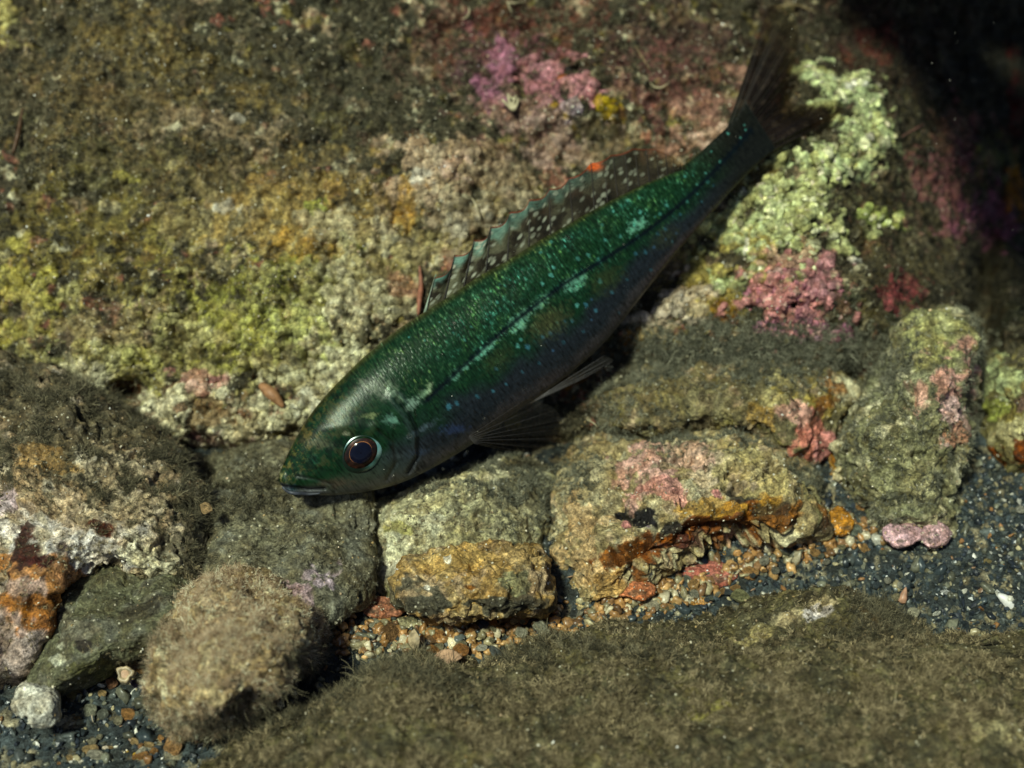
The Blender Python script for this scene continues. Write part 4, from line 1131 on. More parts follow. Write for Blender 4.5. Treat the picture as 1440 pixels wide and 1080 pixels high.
m.set(Base_Color=c, Roughness=0.33, Metallic=0.1)
m.b.inputs['Specular IOR Level'].default_value = 0.22
m.bump(m.math('ADD', m.math('MULTIPLY', edge_, 0.7), m.math('MULTIPLY', streak, 0.6)), 0.3, 0.0004)
M_fish = m.m

fish = bpy.data.objects.new('fish', None)
C.objects.link(fish)
floc = world(np.array([0.0, 0.0, 0.0]))
fish_base = FV[np.argmin(FV[:, 2])]
fish.location = Vector(fish_base)
tag(fish, 'slender dark green fish with teal speckles resting head down over the rocks', 'fish')
me = bpy.data.meshes.new('body')
allf = FF.tolist()+[[nfv, j, (j+1) % na] for j in range(na)]+[[nfv+1, nfv-na+(j+1) % na, nfv-na+j] for j in range(na)]
FVl = FV-fish_base
me.from_pydata(FVl.tolist(), [], allf)
me.polygons.foreach_set('use_smooth', np.ones(len(allf), bool))
a = me.attributes.new('Col', 'FLOAT_COLOR', 'POINT')
c4 = np.ones((len(FV), 4), np.float32)
c4[:, :3] = np.clip(col, 0, 1)
a.data.foreach_set('color', c4.ravel())
for nm, vals in (('glint', gl), ('gold', gold), ('scaly', np.append(0.15+0.85*sstep(150, 235, s_-0.25*(n_+20)), [0, 0]))):
    a = me.attributes.new(nm, 'FLOAT', 'POINT')
    a.data.foreach_set('value', np.asarray(vals, np.float32))
a = me.attributes.new('pat', 'FLOAT_VECTOR', 'POINT')
u3 = np.zeros((len(FV), 3), np.float32)
u3[:, :2] = uvp
a.data.foreach_set('vector', u3.ravel())
me.update()
body = obj('body', me, fish, M_fish)


def fish_pt(px, py, out=0.0):
    """point on the near flank of the fish at a photo position"""
    s0, n0 = to_sn(px, py)
    i = int(np.clip(np.searchsorted(s_st, s0), 1, len(s_st)-1))
    half = na//2
    row = n_loc[i, :half+1]
    j = int(np.argmin(np.abs(row-n0)))
    v = FV[i*na+j]
    nn = FN[i*na+j]
    return v+nn*out-fish_base, nn


# eye
def eye_cap(name, cpt, e1, e2, nn, r0, r1, dome, lift, rx, ry, mat, parent, offs=(0, 0), shine=None):
    nr, nt = 14, 48
    r = np.linspace(r0, r1, nr)
    t = np.linspace(0, 2*np.pi, nt, endpoint=False)
    RR, TT = np.meshgrid(r, t, indexing='ij')
    z = dome*np.sqrt(np.clip(1.08-RR**2, 0, 1))-0.0013+lift*(1-((RR-r0)/(r1-r0+1e-9)-0.0)**4)
    V = cpt+((RR*np.cos(TT)*rx+offs[0])[..., None]*e1+(RR*np.sin(TT)*ry+offs[1])[..., None]*e2+z[..., None]*nn)
    f = grid_faces(nr, nt, True)
    me = bpy.data.meshes.new(name)
    V = V.reshape(-1, 3)
    fl = f.tolist()
    if r0 < 0.02:
        V = np.vstack([V, V[:nt].mean(0)])
        fl += [[len(V)-1, j, (j+1) % nt] for j in range(nt)]
    me.from_pydata(V.tolist(), [], fl)
    for p in me.polygons:
        p.use_smooth = True
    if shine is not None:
        # silvery arcs of the orbit: bright at set angles, dark elsewhere
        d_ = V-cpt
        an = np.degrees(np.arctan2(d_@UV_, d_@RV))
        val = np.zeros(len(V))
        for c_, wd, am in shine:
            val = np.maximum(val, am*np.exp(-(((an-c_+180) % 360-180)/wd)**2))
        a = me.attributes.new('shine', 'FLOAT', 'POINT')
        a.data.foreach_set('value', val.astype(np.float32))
    return obj(name, me, parent, mat)


M_rim = NT('eye_rim')
co = M_rim.n('TexCoord').outputs['Object']
nn_ = M_rim.noise(co, 210, 2)
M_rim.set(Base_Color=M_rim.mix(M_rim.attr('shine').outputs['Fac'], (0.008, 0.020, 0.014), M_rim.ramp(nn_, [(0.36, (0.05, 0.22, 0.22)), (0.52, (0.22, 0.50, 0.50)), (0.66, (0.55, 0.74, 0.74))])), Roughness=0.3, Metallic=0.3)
M_iris = NT('eye_iris')
co = M_iris.n('TexCoord').outputs['Object']
nn_ = M_iris.noise(co, 500, 4)
M_iris.set(Base_Color=M_iris.ramp(nn_, [(0.40, (0.007, 0.004, 0.003)), (0.56, (0.030, 0.011, 0.007)), (0.72, (0.13, 0.042, 0.02))]), Roughness=0.3, Metallic=0.3)
M_ring = simple_material('iris_ring', (0.75, 0.30, 0.12), 0.2, 0.6, 0.3, 400)
M_pupil = simple_material('eye_pupil', (0.004, 0.005, 0.014), 0.12, 0, 0.2, 400, 0.25)
ec, en = fish_pt(511, 634, 0.0)
en = en+0.6*BV
en /= np.linalg.norm(en)
e1 = AX[0]*RV+(-AX[1])*UV_
rotv = math.radians(8)
e1 = e1-en*(e1@en)
e1 /= np.linalg.norm(e1)
e2 = np.cross(en, e1)
ea = e1*math.cos(rotv)+e2*math.sin(rotv)
eb = np.cross(en, ea)
PXM = S*(DIST-0.05)/DIST
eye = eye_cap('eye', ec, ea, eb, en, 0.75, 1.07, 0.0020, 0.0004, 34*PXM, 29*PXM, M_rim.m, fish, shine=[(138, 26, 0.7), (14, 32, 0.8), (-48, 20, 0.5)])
eye_cap('iris', ec, ea, eb, en, 0.49, 0.80, 0.0020, 0.0001, 34*PXM, 28*PXM, M_iris.m, eye, (-1*PXM, 0))
eye_cap('iris_ring', ec, ea, eb, en, 0.48, 0.53, 0.0021, 0.0002, 33*PXM, 28*PXM, M_ring, eye)
eye_cap('pupil', ec, ea, eb, en, 0.0, 0.505, 0.0024, 0.0002, 33*PXM, 29*PXM, M_pupil, eye)


# fins
def fin_material(name, alpha, rough=0.45):
    m = NT(name)
    col = m.attr('Col').outputs['Color']
    co = m.attr('pat').outputs['Vector']
    n1 = m.noise(co, 9, 3)
    c = m.mix(1.0, col, m.ramp(n1, [(0.3, 0.6), (0.7, 1.4)]), 'MULTIPLY')
    m.set(Base_Color=c, Roughness=rough)
    m.b.inputs['Specular IOR Level'].default_value = 0.3
    tr = m.n('BsdfTransparent')
    tr.inputs[0].default_value = (0.9, 0.86, 0.8, 1)
    mx = m.n('MixShader')
    m.l(m.math('MULTIPLY', m.attr('dense').outputs['Fac'], alpha), mx.inputs[0])
    tl = m.n('BsdfTranslucent')
    m.l(c, tl.inputs[0])
    mt = m.n('MixShader')
    mt.inputs[0].default_value = 0.25
    m.l(m.b.outputs[0], mt.inputs[1])
    m.l(tl.outputs[0], mt.inputs[2])
    m.l(tr.outputs[0], mx.inputs[1])
    m.l(mt.outputs[0], mx.inputs[2])
    m.l(mx.outputs[0], m.out.inputs['Surface'])
    return m.m


M_dfin = fin_material('dorsal_membrane', 0.88)
M_tfin = fin_material('tail_membrane', 0.66)
M_pfin = fin_material('clear_membrane', 0.09)
M_ray = simple_material('fin_ray', (0.022, 0.017, 0.013), 0.45)
M_rayp = simple_material('pale_fin_ray', (0.055, 0.050, 0.050), 0.45)


def fin_sheet(name, base, edge, hb, he, mat, parent, colour, nu=200, nv=40, thick=0.00022, wob=0.0, dense=None):
    """membrane between a base line and a free edge (photo points); hb/he = distance of base and edge"""
    b = smooth_path(base, nu)
    e = smooth_path(edge, nu)
    tv = np.linspace(0, 1, nv)
    Q = b[:, None]*(1-tv)[None, :, None]+e[:, None]*tv[None, :, None]
    hbv = hb(b) if callable(hb) else np.full(nu, hb)
    hev = he(e) if callable(he) else np.full(nu, he)
    Hq = hbv[:, None]*(1-tv)[None]+hev[:, None]*tv[None]
    uu = np.repeat(np.linspace(0, 1, nu)[:, None], nv, 1)
    vv = np.repeat(tv[None], nu, 0)
    Hq = Hq+wob*np.sin(uu*np.pi*22)*vv
    V = world(unproj(Q[..., 0], Q[..., 1], Hq)).reshape(-1, 3)-fish_base
    f = grid_faces(nu, nv)
    V2 = V-BV*thick
    nV = len(V)
    f2 = f[:, ::-1]+nV
    rim = []
    idx = np.arange(nV).reshape(nu, nv)
    loop = list(idx[:, 0])+list(idx[-1, 1:])+list(idx[::-1, -1][1:])+list(idx[0, ::-1][1:-1])
    for a_, b_ in zip(loop, loop[1:]+loop[:1]):
        rim.append([a_, b_, b_+nV, a_+nV])
    c = colour(uu.ravel(), vv.ravel(), Q[..., 0].ravel(), Q[..., 1].ravel())
    dn = dense(uu.ravel(), vv.ravel()) if dense else np.ones(uu.size)
    pu = np.stack([uu.ravel()*10, vv.ravel()*3], -1)
    me = mesh(name, np.vstack([V, V2]), np.vstack([f, f2, np.array(rim)]), np.vstack([c, c]), uv=np.vstack([pu, pu]), extra={'dense': np.tile(dn, 2)})
    o = obj(name, me, parent, mat)
    return o, b, e, hbv, hev


def fin_rays(n0, count, b, e, hb, he, parent, mat, r0, r1, skip=(), lo=0.0, hi=1.0, over=1.0):
    for k in range(count):
        i = int(round((lo+(hi-lo)*k/(count-1))*(len(b)-1)))
        t = np.linspace(-0.03, over, 7)
        q = b[i][None]*(1-t)[:, None]+e[i][None]*t[:, None]
        hq = hb[i]*(1-t)+he[i]*t
        pts = world(unproj(q[:, 0], q[:, 1], hq+0.00012))-fish_base
        obj(n0, tube_mesh(n0, pts, np.linspace(r0, r1, 7), 6), parent, mat)


def hs_of(q):
    s0, _ = to_sn(q[:, 0], q[:, 1])
    return fish_h(s0)


D_BASE = [(598, 443), (640, 417), (690, 384), (740, 355), (790, 325), (840, 297), (890, 272), (935, 252), (962, 240)]
D_EDGE0 = [(612, 391), (640, 361), (668, 340), (692, 322), (720, 302), (748, 285), (776, 270), (803, 255), (834, 234), (862, 222), (893, 212), (922, 212), (948, 222), (966, 236)]
# scalloped between the spines
tips = smooth_path(D_EDGE0, 14*12)
u_ = np.linspace(0, 13, len(tips))
sc_ = np.abs(np.sin(np.pi*u_))*np.clip(1.2-u_/11, 0, 1)*10.0
tips += np.array([-0.576, -0.817])*6*np.sin(np.clip(np.linspace(0.1, 3.1, len(tips)), 0, np.pi))[:, None]
tips[:, 1] += sc_*0.75
tips[:, 0] += sc_*0.55


def d_col(u, v, x, y):
    Pq = np.stack([x*S, y*S, u*0], -1)
    c = np.tile(np.array((0.040, 0.033, 0.021)), (len(u), 1))
    nz = fbm(Pq, 0.006, 3, 0.6, 2)
    c = c*(1+0.8*nz[:, None])
    # pale marbling in the front half, teal upper margin, pale dots in slanting rows
    m1 = np.clip(1.1-u*1.5, 0, 1)*sstep(-0.1, 0.35, nz)*0.8
    c = c*(1-m1[:, None])+np.array((0.20, 0.20, 0.12))*m1[:, None]
    m2 = sstep(0.66, 0.95, v+0.25*nz)*np.clip(1.0-u*1.35, 0, 1)*0.8
    c = c*(1-m2[:, None])+np.array((0.20, 0.46, 0.38))*m2[:, None]
    dq = np.stack([u*36-v*1.2, v*6.2, 0*u+0.5], -1)
    w1, w2, wid = worley(dq, 1.0, 2.3)
    m3 = sstep(0.42, 0.20, w1)*np.clip(1.0-0.5*u, 0, 1)*sstep(0.02, 0.10, v)*(0.45+0.65*((wid*37) % 256)/255.0)
    c = c*(1-m3[:, None])+np.array((0.50, 0.52, 0.40))*m3[:, None]
    m4 = sstep(0.955, 0.985, v)
    c = c*(1-m4[:, None])+np.array((0.24, 0.045, 0.02))*m4[:, None]
    m5 = np.exp(-(((x-834)/10)**2+((y-234)/5)**2))
    m5 = np.clip(m5*1.6, 0, 1)
    c = c*(1-m5[:, None])+np.array((0.80, 0.14, 0.02))*m5[:, None]
    return c


dfin, b_, e_, hb_, he_ = fin_sheet('dorsal_fin', D_BASE, tips, lambda q: hs_of(q)+0.0010+0.18*S*np.interp(to_sn(q[:, 0], q[:, 1])[0], s_st, HALF), lambda q: hs_of(q)+0.0040+0.18*S*np.interp(to_sn(q[:, 0], q[:, 1])[0], s_st, HALF), M_dfin, fish, d_col, nu=420, nv=70, wob=0.0004, dense=lambda u, v: 1-0.75*sstep(0.62, 1.0, u)*sstep(0.25, 1.0, v)-0.2*v)
fin_rays('fin_spine', 9, b_, e_, hb_, he_, dfin, M_ray, 0.00024, 0.00008, lo=0.0, hi=8/13, over=1.03)
fin_rays('fin_ray', 10, b_, e_, hb_, he_, dfin, M_ray, 0.00022, 0.00008, lo=0.66, hi=1.0, over=0.98)
# the stout pale first spine
pts = world(unproj(np.linspace(597, 613, 8), np.linspace(441, 386, 8), fish_h(305)+0.0048))-fish_base
obj('fin_spine', tube_mesh('fin_spine', pts, np.linspace(0.00042, 0.00016, 8), 7), dfin, simple_material('pale_spine', (0.20, 0.26, 0.19), 0.4))

T_BASE = [(1022, 181), (1034, 192), (1044, 208), (1050, 238)]
T_EDGE = [(1072, 34), (1084, 8), (1104, 12), (1122, 40), (1118, 84), (1108, 122), (1112, 144), (1134, 146), (1162, 140), (1186, 147), (1172, 166), (1140, 184)]


def t_col(u, v, x, y):
    Pq = np.stack([x*S, y*S, u*0], -1)
    c = np.tile(np.array((0.014, 0.009, 0.008)), (len(u), 1))*(1+0.7*fbm(Pq, 0.006, 3, 0.6, 2)[:, None])
    m1 = sstep(0.34, 0.08, v)
    c = c*(1-m1[:, None])+np.array((0.0065, 0.013, 0.009))*m1[:, None]
    m2 = np.clip(sstep(0.25, 0.45, fbm(Pq, 0.0028, 2, 0.5, 8)), 0, 1)*0.5*sstep(0.9, 0.3, v)
    c = c*(1-m2[:, None])+np.array((0.07, 0.05, 0.035))*m2[:, None]
    return c


tfin, b_, e_, hb_, he_ = fin_sheet('tail_fin', T_BASE, T_EDGE, fish_h(835), fish_h(980)-0.004, M_tfin, fish, t_col, nu=240, nv=50, wob=0.0006, thick=0.0005, dense=lambda u, v: 1.25-1.15*sstep(0.45, 1.0, v))
fin_rays('fin_ray', 13, b_, e_, hb_, he_, tfin, M_ray, 0.00012, 0.00005, over=0.97)

# pectoral fin spread under the belly, pelvic and anal fins
p_col = lambda u, v, x, y: np.tile(np.array((0.055, 0.055, 0.055)), (len(u), 1))*(0.7+0.5*np.abs(np.sin(u*34)))[:, None]
pfin, b_, e_, hb_, he_ = fin_sheet('pectoral_fin', [(662, 612), (666, 618), (668, 624)], [(742, 560), (776, 572), (790, 592), (782, 614), (752, 634), (712, 634)], 0.046, 0.030, M_pfin, fish, p_col, nu=120, nv=30, wob=0.0004)
fin_rays('fin_ray', 9, b_, e_, hb_, he_, pfin, M_rayp, 0.00006, 0.00003, over=0.96)
vfin, b_, e_, hb_, he_ = fin_sheet('pelvic_fin', [(748, 566), (762, 556)], [(830, 528), (862, 508), (850, 500)], 0.028, 0.026, M_pfin, fish, p_col, nu=60, nv=24)
fin_rays('fin_ray', 5, b_, e_, hb_, he_, vfin, M_rayp, 0.00012, 0.00005, over=0.98)
afin, b_, e_, hb_, he_ = fin_sheet('anal_fin', [(905, 412), (940, 368), (975, 326), (1005, 294)], [(925, 408), (958, 372), (990, 330), (1014, 296)], lambda q: hs_of(q), lambda q: hs_of(q)-0.004, M_pfin, fish, p_col, nu=80, nv=12)
# lips
M_lip = simple_material('lip', (0.045, 0.050, 0.066), 0.5, 0.0, 0.5, 600)
lip = smooth_path([(395, 686), (404, 690), (418, 693), (434, 694), (450, 693)], 22)
lp = []
for q in lip:
    p, nn = fish_pt(q[0], q[1], 0.0002)
    lp.append(p)
lp = np.array(lp)
for k in range(3):
    lp[1:-1] = (lp[:-2]+2*lp[1:-1]+lp[2:])/4
obj('lower_lip', tube_mesh('lower_lip', lp, np.sin(np.linspace(0.5, 2.9, 22))*0.00042+0.00006, 10), fish, M_lip)

# ------------------------------------------------------------------ stones and shells on the gravel
from mathutils.bvhtree import BVHTree


def pebble_mesh(seed, base=ICO3, flat=0.7, angular=0.5):
    v, f = base
    q = v*0.9
    d = 1+0.28*perlin(q*1.1+seed*7.3)+0.12*perlin(q*2.6+seed*3.1)
    v2 = v*d[:, None]
    # a few broken planes
    r = np.random.default_rng(900+seed)
    for _ in range(int(3+6*angular)):
        nrm = r.normal(0, 1, 3)
        nrm /= np.linalg.norm(nrm)
        lim = r.uniform(0.62, 0.9)
        over = np.clip(v2@nrm-lim, 0, None)
        v2 = v2-over[:, None]*nrm*0.85
    v2 = v2/np.abs(v2).max(0)
    me = mesh('pebble', v2, f)
    me.materials.append(M_peb)
    return me


PEB3 = [pebble_mesh(k) for k in range(8)]
PEB2 = [pebble_mesh(k, ICO2) for k in range(8, 18)]


def shade_name(c):
    return c


dg = None


def place(name, label, cat, px, py, rx, ry, col, group=None, me=None, rot=None, dh=0.0, thick=None, h=None):
    hh = float(ground_h(px, py)) if h is None else h
    k = (DIST-hh)/DIST*S
    o = bpy.data.objects.new(name, me or random.choice(PEB3))
    C.objects.link(o)
    p = at(px, py, hh+dh)
    # sits on the bed: wide across the view, its height seen obliquely
    a = rx*k
    b = ry*k
    o.scale = (a, b, (thick if thick else 0.75)*min(a, b))
    z = Vector(BV*0.75+np.array([0, 0, 0.65])).normalized()
    x = Vector(RV)
    y = z.cross(x).normalized()
    x = y.cross(z)
    ang = math.radians(rot if rot is not None else random.uniform(-25, 25))
    x2 = x*math.cos(ang)+y*math.sin(ang)
    y2 = z.cross(x2)
    M = Matrix((x2, y2, z)).transposed()
    o.rotation_euler = M.to_euler()
    o.location = Vector(p)+z*(0.15*o.scale[2])
    o.color = (*[min(1, x*1.35) for x in col], 1)
    tag(o, label, cat, group)
    return o


NAMED = [
    (498, 882, 18, 11, (0.52, 0.17, 0.03), 'bright orange flake of stone by a grey pebble below the pale rock'),
    (503, 895, 19, 11, (0.25, 0.25, 0.24), 'flat grey pebble tucked below the bright orange flake'),
    (487, 864, 20, 11, (0.34, 0.31, 0.20), 'pale olive pebble at the lower left foot of the pale rock'),
    (527, 879, 11, 9, (0.42, 0.40, 0.28), 'small pale grey pebble right of the orange flake'),
    (536, 853, 32, 17, (0.28, 0.13, 0.085), 'red and olive encrusted stone under the left end of the oblong stone'),
    (548, 890, 15, 15, (0.22, 0.12, 0.05), 'dark brown upright pebble left of the pearly shell'),
    (570, 879, 24, 10, (0.26, 0.24, 0.14), 'long olive pebble lying under the oblong stone'),
    (613, 893, 11, 8, (0.48, 0.22, 0.07), 'little orange pebble right of the pearly shell'),
    (624, 868, 32, 16, (0.42, 0.22, 0.06), 'largest orange-brown stone under the oblong stone'),
    (688, 870, 13, 11, (0.48, 0.20, 0.05), 'rounded orange stone below the middle of the oblong stone'),
    (679, 879, 9, 8, (0.05, 0.06, 0.11), 'dark blue pebble beside the rounded orange stone'),
    (648, 914, 12, 9, (0.42, 0.19, 0.06), 'rusty orange pebble right of the tan fan shell'),
    (727, 868, 18, 7, (0.44, 0.27, 0.12), 'flat tan sliver under the right end of the oblong stone'),
    (677, 911, 9, 5, (0.60, 0.57, 0.46), 'tiny whitish pebble lying at the edge of the furry slab'),
    (760, 883, 13, 9, (0.34, 0.33, 0.24), 'pale grey pebble below the corner of the oblong stone'),
    (846, 874, 10, 8, (0.40, 0.40, 0.32), 'round whitish pebble under the big pink-topped rock'),
    (917, 853, 14, 12, (0.52, 0.46, 0.32), 'pale knobbly fragment on the gravel below the big pink-topped rock'),
    (895, 828, 28, 15, (0.44, 0.18, 0.10), 'salmon-red stone against the foot of the big pink-topped rock'),
    (952, 800, 20, 8, (0.46, 0.27, 0.09), 'tan flake left of the flat red stone'),
    (1000, 806, 42, 19, (0.34, 0.13, 0.105), 'flat red encrusted stone on the dark gravel'),
    (1000, 776, 24, 12, (0.38, 0.22, 0.07), 'orange-rimmed stone just above the flat red stone'),
    (1055, 802, 10, 6, (0.52, 0.28, 0.10), 'small orange pebble off the right tip of the flat red stone'),
    (1040, 839, 15, 10, (0.30, 0.29, 0.14), 'olive pebble at the upper edge of the furry slab'),
    (985, 845, 17, 7, (0.32, 0.17, 0.06), 'flat brown pebble left of the olive pebble'),
    (1085, 753, 17, 13, (0.48, 0.30, 0.12), 'tan angular stone under the right end of the big pink-topped rock'),
    (1117, 754, 15, 11, (0.52, 0.25, 0.08), 'bright orange stone next to the tan angular stone'),
    (1136, 743, 10, 8, (0.30, 0.29, 0.24), 'grey pebble behind the bright orange stone'),
    (1178, 735, 24, 18, (0.42, 0.21, 0.06), 'rusty stone in the gap left of the tall rock'),
    (1202, 748, 15, 11, (0.20, 0.22, 0.17), 'grey-green smooth pebble resting against the rusty stone'),
    (1272, 752, 30, 19, (0.50, 0.33, 0.36), 'larger of two lilac-pink stones at the foot of the tall rock'),
    (1316, 752, 18, 20, (0.54, 0.36, 0.38), 'smaller of two lilac-pink stones at the foot of the tall rock'),
    (1313, 804, 27, 17, (0.12, 0.115, 0.075), 'dark olive oval pebble alone on the blue-grey gravel'),
    (1385, 792, 13, 8, (0.36, 0.28, 0.12), 'tan oval pebble near the right edge of the gravel'),
    (1285, 861, 10, 8, (0.58, 0.54, 0.38), 'cream angular chip near the slab corner'),
    (1393, 817, 7, 5, (0.50, 0.13, 0.06), 'tiny red chip on the blue-grey gravel'),
    (1330, 833, 8, 3.5, (0.80, 0.78, 0.70), 'upper white shell sliver on the blue-grey gravel'),
    (1317, 863, 7, 3.5, (0.78, 0.75, 0.62), 'lower white shell sliver on the blue-grey gravel'),
    (1425, 862, 8, 4, (0.66, 0.62, 0.50), 'whitish chip beside the crescent shell'),
    (1163, 754, 9, 4, (0.75, 0.74, 0.66), 'white sliver between orange and grey-green stones'),
    (102, 978, 15, 12, (0.30, 0.25, 0.11), 'olive-tan pebble right of the white holed stone'),
    (181, 1064, 18, 11, (0.42, 0.27, 0.06), 'yellow-brown flat pebble at the lower left bottom edge'),
    (102, 1072, 21, 10, (0.66, 0.62, 0.52), 'whitish flat pebble at the very bottom left'),
    (157, 961, 10, 9, (0.34, 0.17, 0.09), 'reddish brown pebble under the hollow round shell'),
    (197, 964, 18, 7, (0.11, 0.085, 0.13), 'purplish dark sliver on the gravel below the dark rock'),
    (244, 1050, 14, 17, (0.52, 0.28, 0.11), 'orange knobbly pebble under the woolly algae lump'),
    (126, 1001, 12, 11, (0.34, 0.34, 0.24), 'grey-green angular pebble below the olive-tan pebble'),
    (123, 957, 8, 8, (0.55, 0.46, 0.30), 'cream pebble above the olive-tan pebble'),
    (222, 868, 14, 6, (0.48, 0.42, 0.24), 'pale olive pebble between dark rock and woolly lump'),
    (192, 939, 11, 8, (0.50, 0.36, 0.22), 'peach pebble to the right of the hollow round shell'),
    (290, 715, 10, 9, (0.55, 0.36, 0.17), 'lone peach pebble in the brown fuzz of the left boulder'),
    (410, 865, 9, 6, (0.48, 0.27, 0.09), 'orange-tan pebble at the tip of the woolly lump'),
]
SPECIAL_H = {(290, 715): 0.052, (222, 868): 0.066, (410, 865): 0.058, (1178, 735): 0.028, (895, 828): 0.047, (1272, 752): 0.035, (1316, 752): 0.035, (536, 853): 0.048}
for i, (px, py, rx, ry, c, lab) in enumerate(NAMED):
    if rx >= 17 and 'sliver' not in lab:
        rs = np.random.default_rng(3000+i)
        ol = [(px+rx*math.cos(t)*k, py+ry*math.sin(t)*k) for t, k in zip(np.linspace(0, 2*math.pi, 9, endpoint=False), rs.uniform(0.82, 1.12, 9))]
        hg = SPECIAL_H.get((px, py), float(ground_h(px, py)))
        rock('stone', lab, ol, hg-0.0005, 0.55*ry*S, 0.55, tuple(min(1, x*1.25) for x in c),
             [(px+rs.uniform(-.5, .5)*rx, py+rs.uniform(-.5, .5)*ry, rx*.4, ry*.45, 0, tuple(min(1, x*1.7+0.05) for x in c), 0.6), (px+rs.uniform(-.6, .6)*rx, py+0.4*ry, rx*.5, ry*.3, 0, (0.10, 0.09, 0.06), 0.6)],
             cat='stone', na=110, nf=44, nb=14, seed=60+i, rough=0.28, grain_n=40, edge=0.6, mottle=(tuple(x*0.6 for x in c), tuple(min(1, x*1.4+0.03) for x in c)))
        continue
    place('shell_sliver' if 'sliver' in lab and 'white' in lab else 'pebble', lab, 'shell' if 'shell sliver' in lab else 'stone', px, py, rx, ry, c, me=PEB3[i % 8], h=SPECIAL_H.get((px, py)), dh=0.001, thick=0.8)

# lesser pebbles, one object each; each is described by its look and by the nearest thing one can find
LANDMARKS = [
    (498, 882, 'the bright orange flake'), (503, 897, 'the flat grey pebble'), (536, 853, 'the red and olive stone'), (624, 868, 'the orange-brown stone'),
    (688, 870, 'the rounded orange stone'), (583, 900, 'the pearly shell'), (628, 926, 'the tan fan shell'), (760, 870, 'the corner of the oblong stone'),
    (846, 874, 'the foot of the big pink-topped rock'), (895, 828, 'the salmon-red stone'), (1000, 806, 'the flat red stone'), (1040, 839, 'the olive pebble at the slab'),
    (1085, 753, 'the tan angular stone'), (1117, 754, 'the bright orange stone'), (1178, 735, 'the rusty stone'), (1202, 748, 'the smooth grey-green pebble'),
    (1272, 752, 'the larger lilac-pink stone'), (1316, 752, 'the smaller lilac-pink stone'), (1313, 804, 'the dark olive oval pebble'), (1385, 792, 'the tan oval pebble'),
    (1285, 861, 'the cream chip at the slab corner'), (1330, 833, 'the white shell sliver'), (1413, 852, 'the crescent shell'), (1271, 836, 'the cone shell'), (1410, 715, 'the far crusted rock'),
    (52, 990, 'the holed white stone'), (102, 978, 'the olive-tan pebble'), (181, 1064, 'the yellow-brown flat pebble'), (102, 1072, 'the whitish flat pebble'), (160, 934, 'the hollow tube end'),
    (197, 964, 'the purplish sliver'), (244, 1050, 'the orange knobbly pebble'), (126, 1001, 'the grey-green angular pebble'), (210, 1000, 'the woolly algae lump'),
]
ZONES = [
    ('left', 'pebbles in the bottom left corner', 62, (8, 240, 940, 1078),
     [((0.28, 0.25, 0.16), 'olive-grey'), ((0.40, 0.27, 0.12), 'tan'), ((0.52, 0.48, 0.36), 'cream'), ((0.09, 0.11, 0.115), 'slate'), ((0.20, 0.21, 0.165), 'grey-green'), ((0.42, 0.21, 0.07), 'orange')], (5, 14)),
    ('mid', 'pebbles below the oblong stone', 62, (470, 830, 862, 922),
     [((0.40, 0.19, 0.06), 'orange'), ((0.28, 0.25, 0.15), 'olive-grey'), ((0.18, 0.11, 0.05), 'brown'), ((0.44, 0.32, 0.16), 'tan'), ((0.12, 0.13, 0.12), 'grey'), ((0.36, 0.34, 0.25), 'pale grey')], (4.5, 13)),
    ('right', 'pebbles below the big pink-topped rock', 60, (850, 1230, 745, 850),
     [((0.17, 0.185, 0.14), 'grey-green'), ((0.28, 0.25, 0.14), 'olive'), ((0.38, 0.22, 0.085), 'rusty'), ((0.08, 0.095, 0.10), 'slate'), ((0.34, 0.32, 0.24), 'pale grey')], (4, 10.5)),
    ('far', 'pebbles on the dark gravel at the right edge', 56, (1230, 1440, 700, 885),
     [((0.07, 0.09, 0.10), 'slate'), ((0.12, 0.13, 0.105), 'grey-green'), ((0.28, 0.24, 0.14), 'tan'), ((0.44, 0.42, 0.33), 'cream'), ((0.04, 0.052, 0.06), 'blackish')], (3, 8)),
]
used_labels = {}
for key, grp, cnt, (xa, xb, ya, yb), pal, (ra, rb) in ZONES:
    for k in range(cnt):
        px, py = random.uniform(xa, xb), random.uniform(ya, yb)
        if key == 'right':
            px = random.uniform(xa, xb)
            py = 868-(px-850)*0.32-28+56*random.random()
        r_ = ra+(rb-ra)*random.random()**1.8
        c, cname = random.choice(pal)
        g = math.exp(random.gauss(0, 0.2))
        asp = random.uniform(0.5, 1.0)
        near = sorted(LANDMARKS, key=lambda q: math.hypot(q[0]-px, (q[1]-py)*1.3))
        size = 'tiny' if r_ < ra+0.22*(rb-ra) else ('small' if r_ < ra+0.6*(rb-ra) else 'larger')
        shape = 'long' if asp < 0.68 else ('oval' if asp < 0.84 else 'round')
        lab = None
        for lx, ly, ln in near[:4]:
            dx, dy = px-lx, py-ly
            side = ('right of' if dx > 0 else 'left of') if abs(dx) > abs(dy)*1.2 else ('in front of' if dy > 0 else 'behind')
            gap = 'just ' if math.hypot(dx, dy) < 26 else ('some way ' if math.hypot(dx, dy) > 60 else '')
            cand = '%s %s %s pebble %s%s %s' % (size, shape, cname, gap, side, ln)
            if cand not in used_labels:
                lab = cand
                break
        if lab is None:
            continue
        used_labels[lab] = 1
        place('pebble', lab, 'pebble', px, py, r_, r_*asp, tuple(min(1, x*g) for x in c), grp, me=random.choice(PEB2), dh=0.0007, rot=random.uniform(-50, 50))


# shells
M_shell_tan = simple_material('tan_shell', (0.50, 0.31, 0.19), 0.4, 0, 0.3, 500)
M_shell_pearl = simple_material('pearly_shell', (0.40, 0.31, 0.19), 0.4, 0, 0.7, 420)
M_shell_white = simple_material('white_shell', (0.70, 0.69, 0.66), 0.4, 0, 0.25, 500)
M_hole = simple_material('dark_hollow', (0.02, 0.018, 0.02), 0.7)


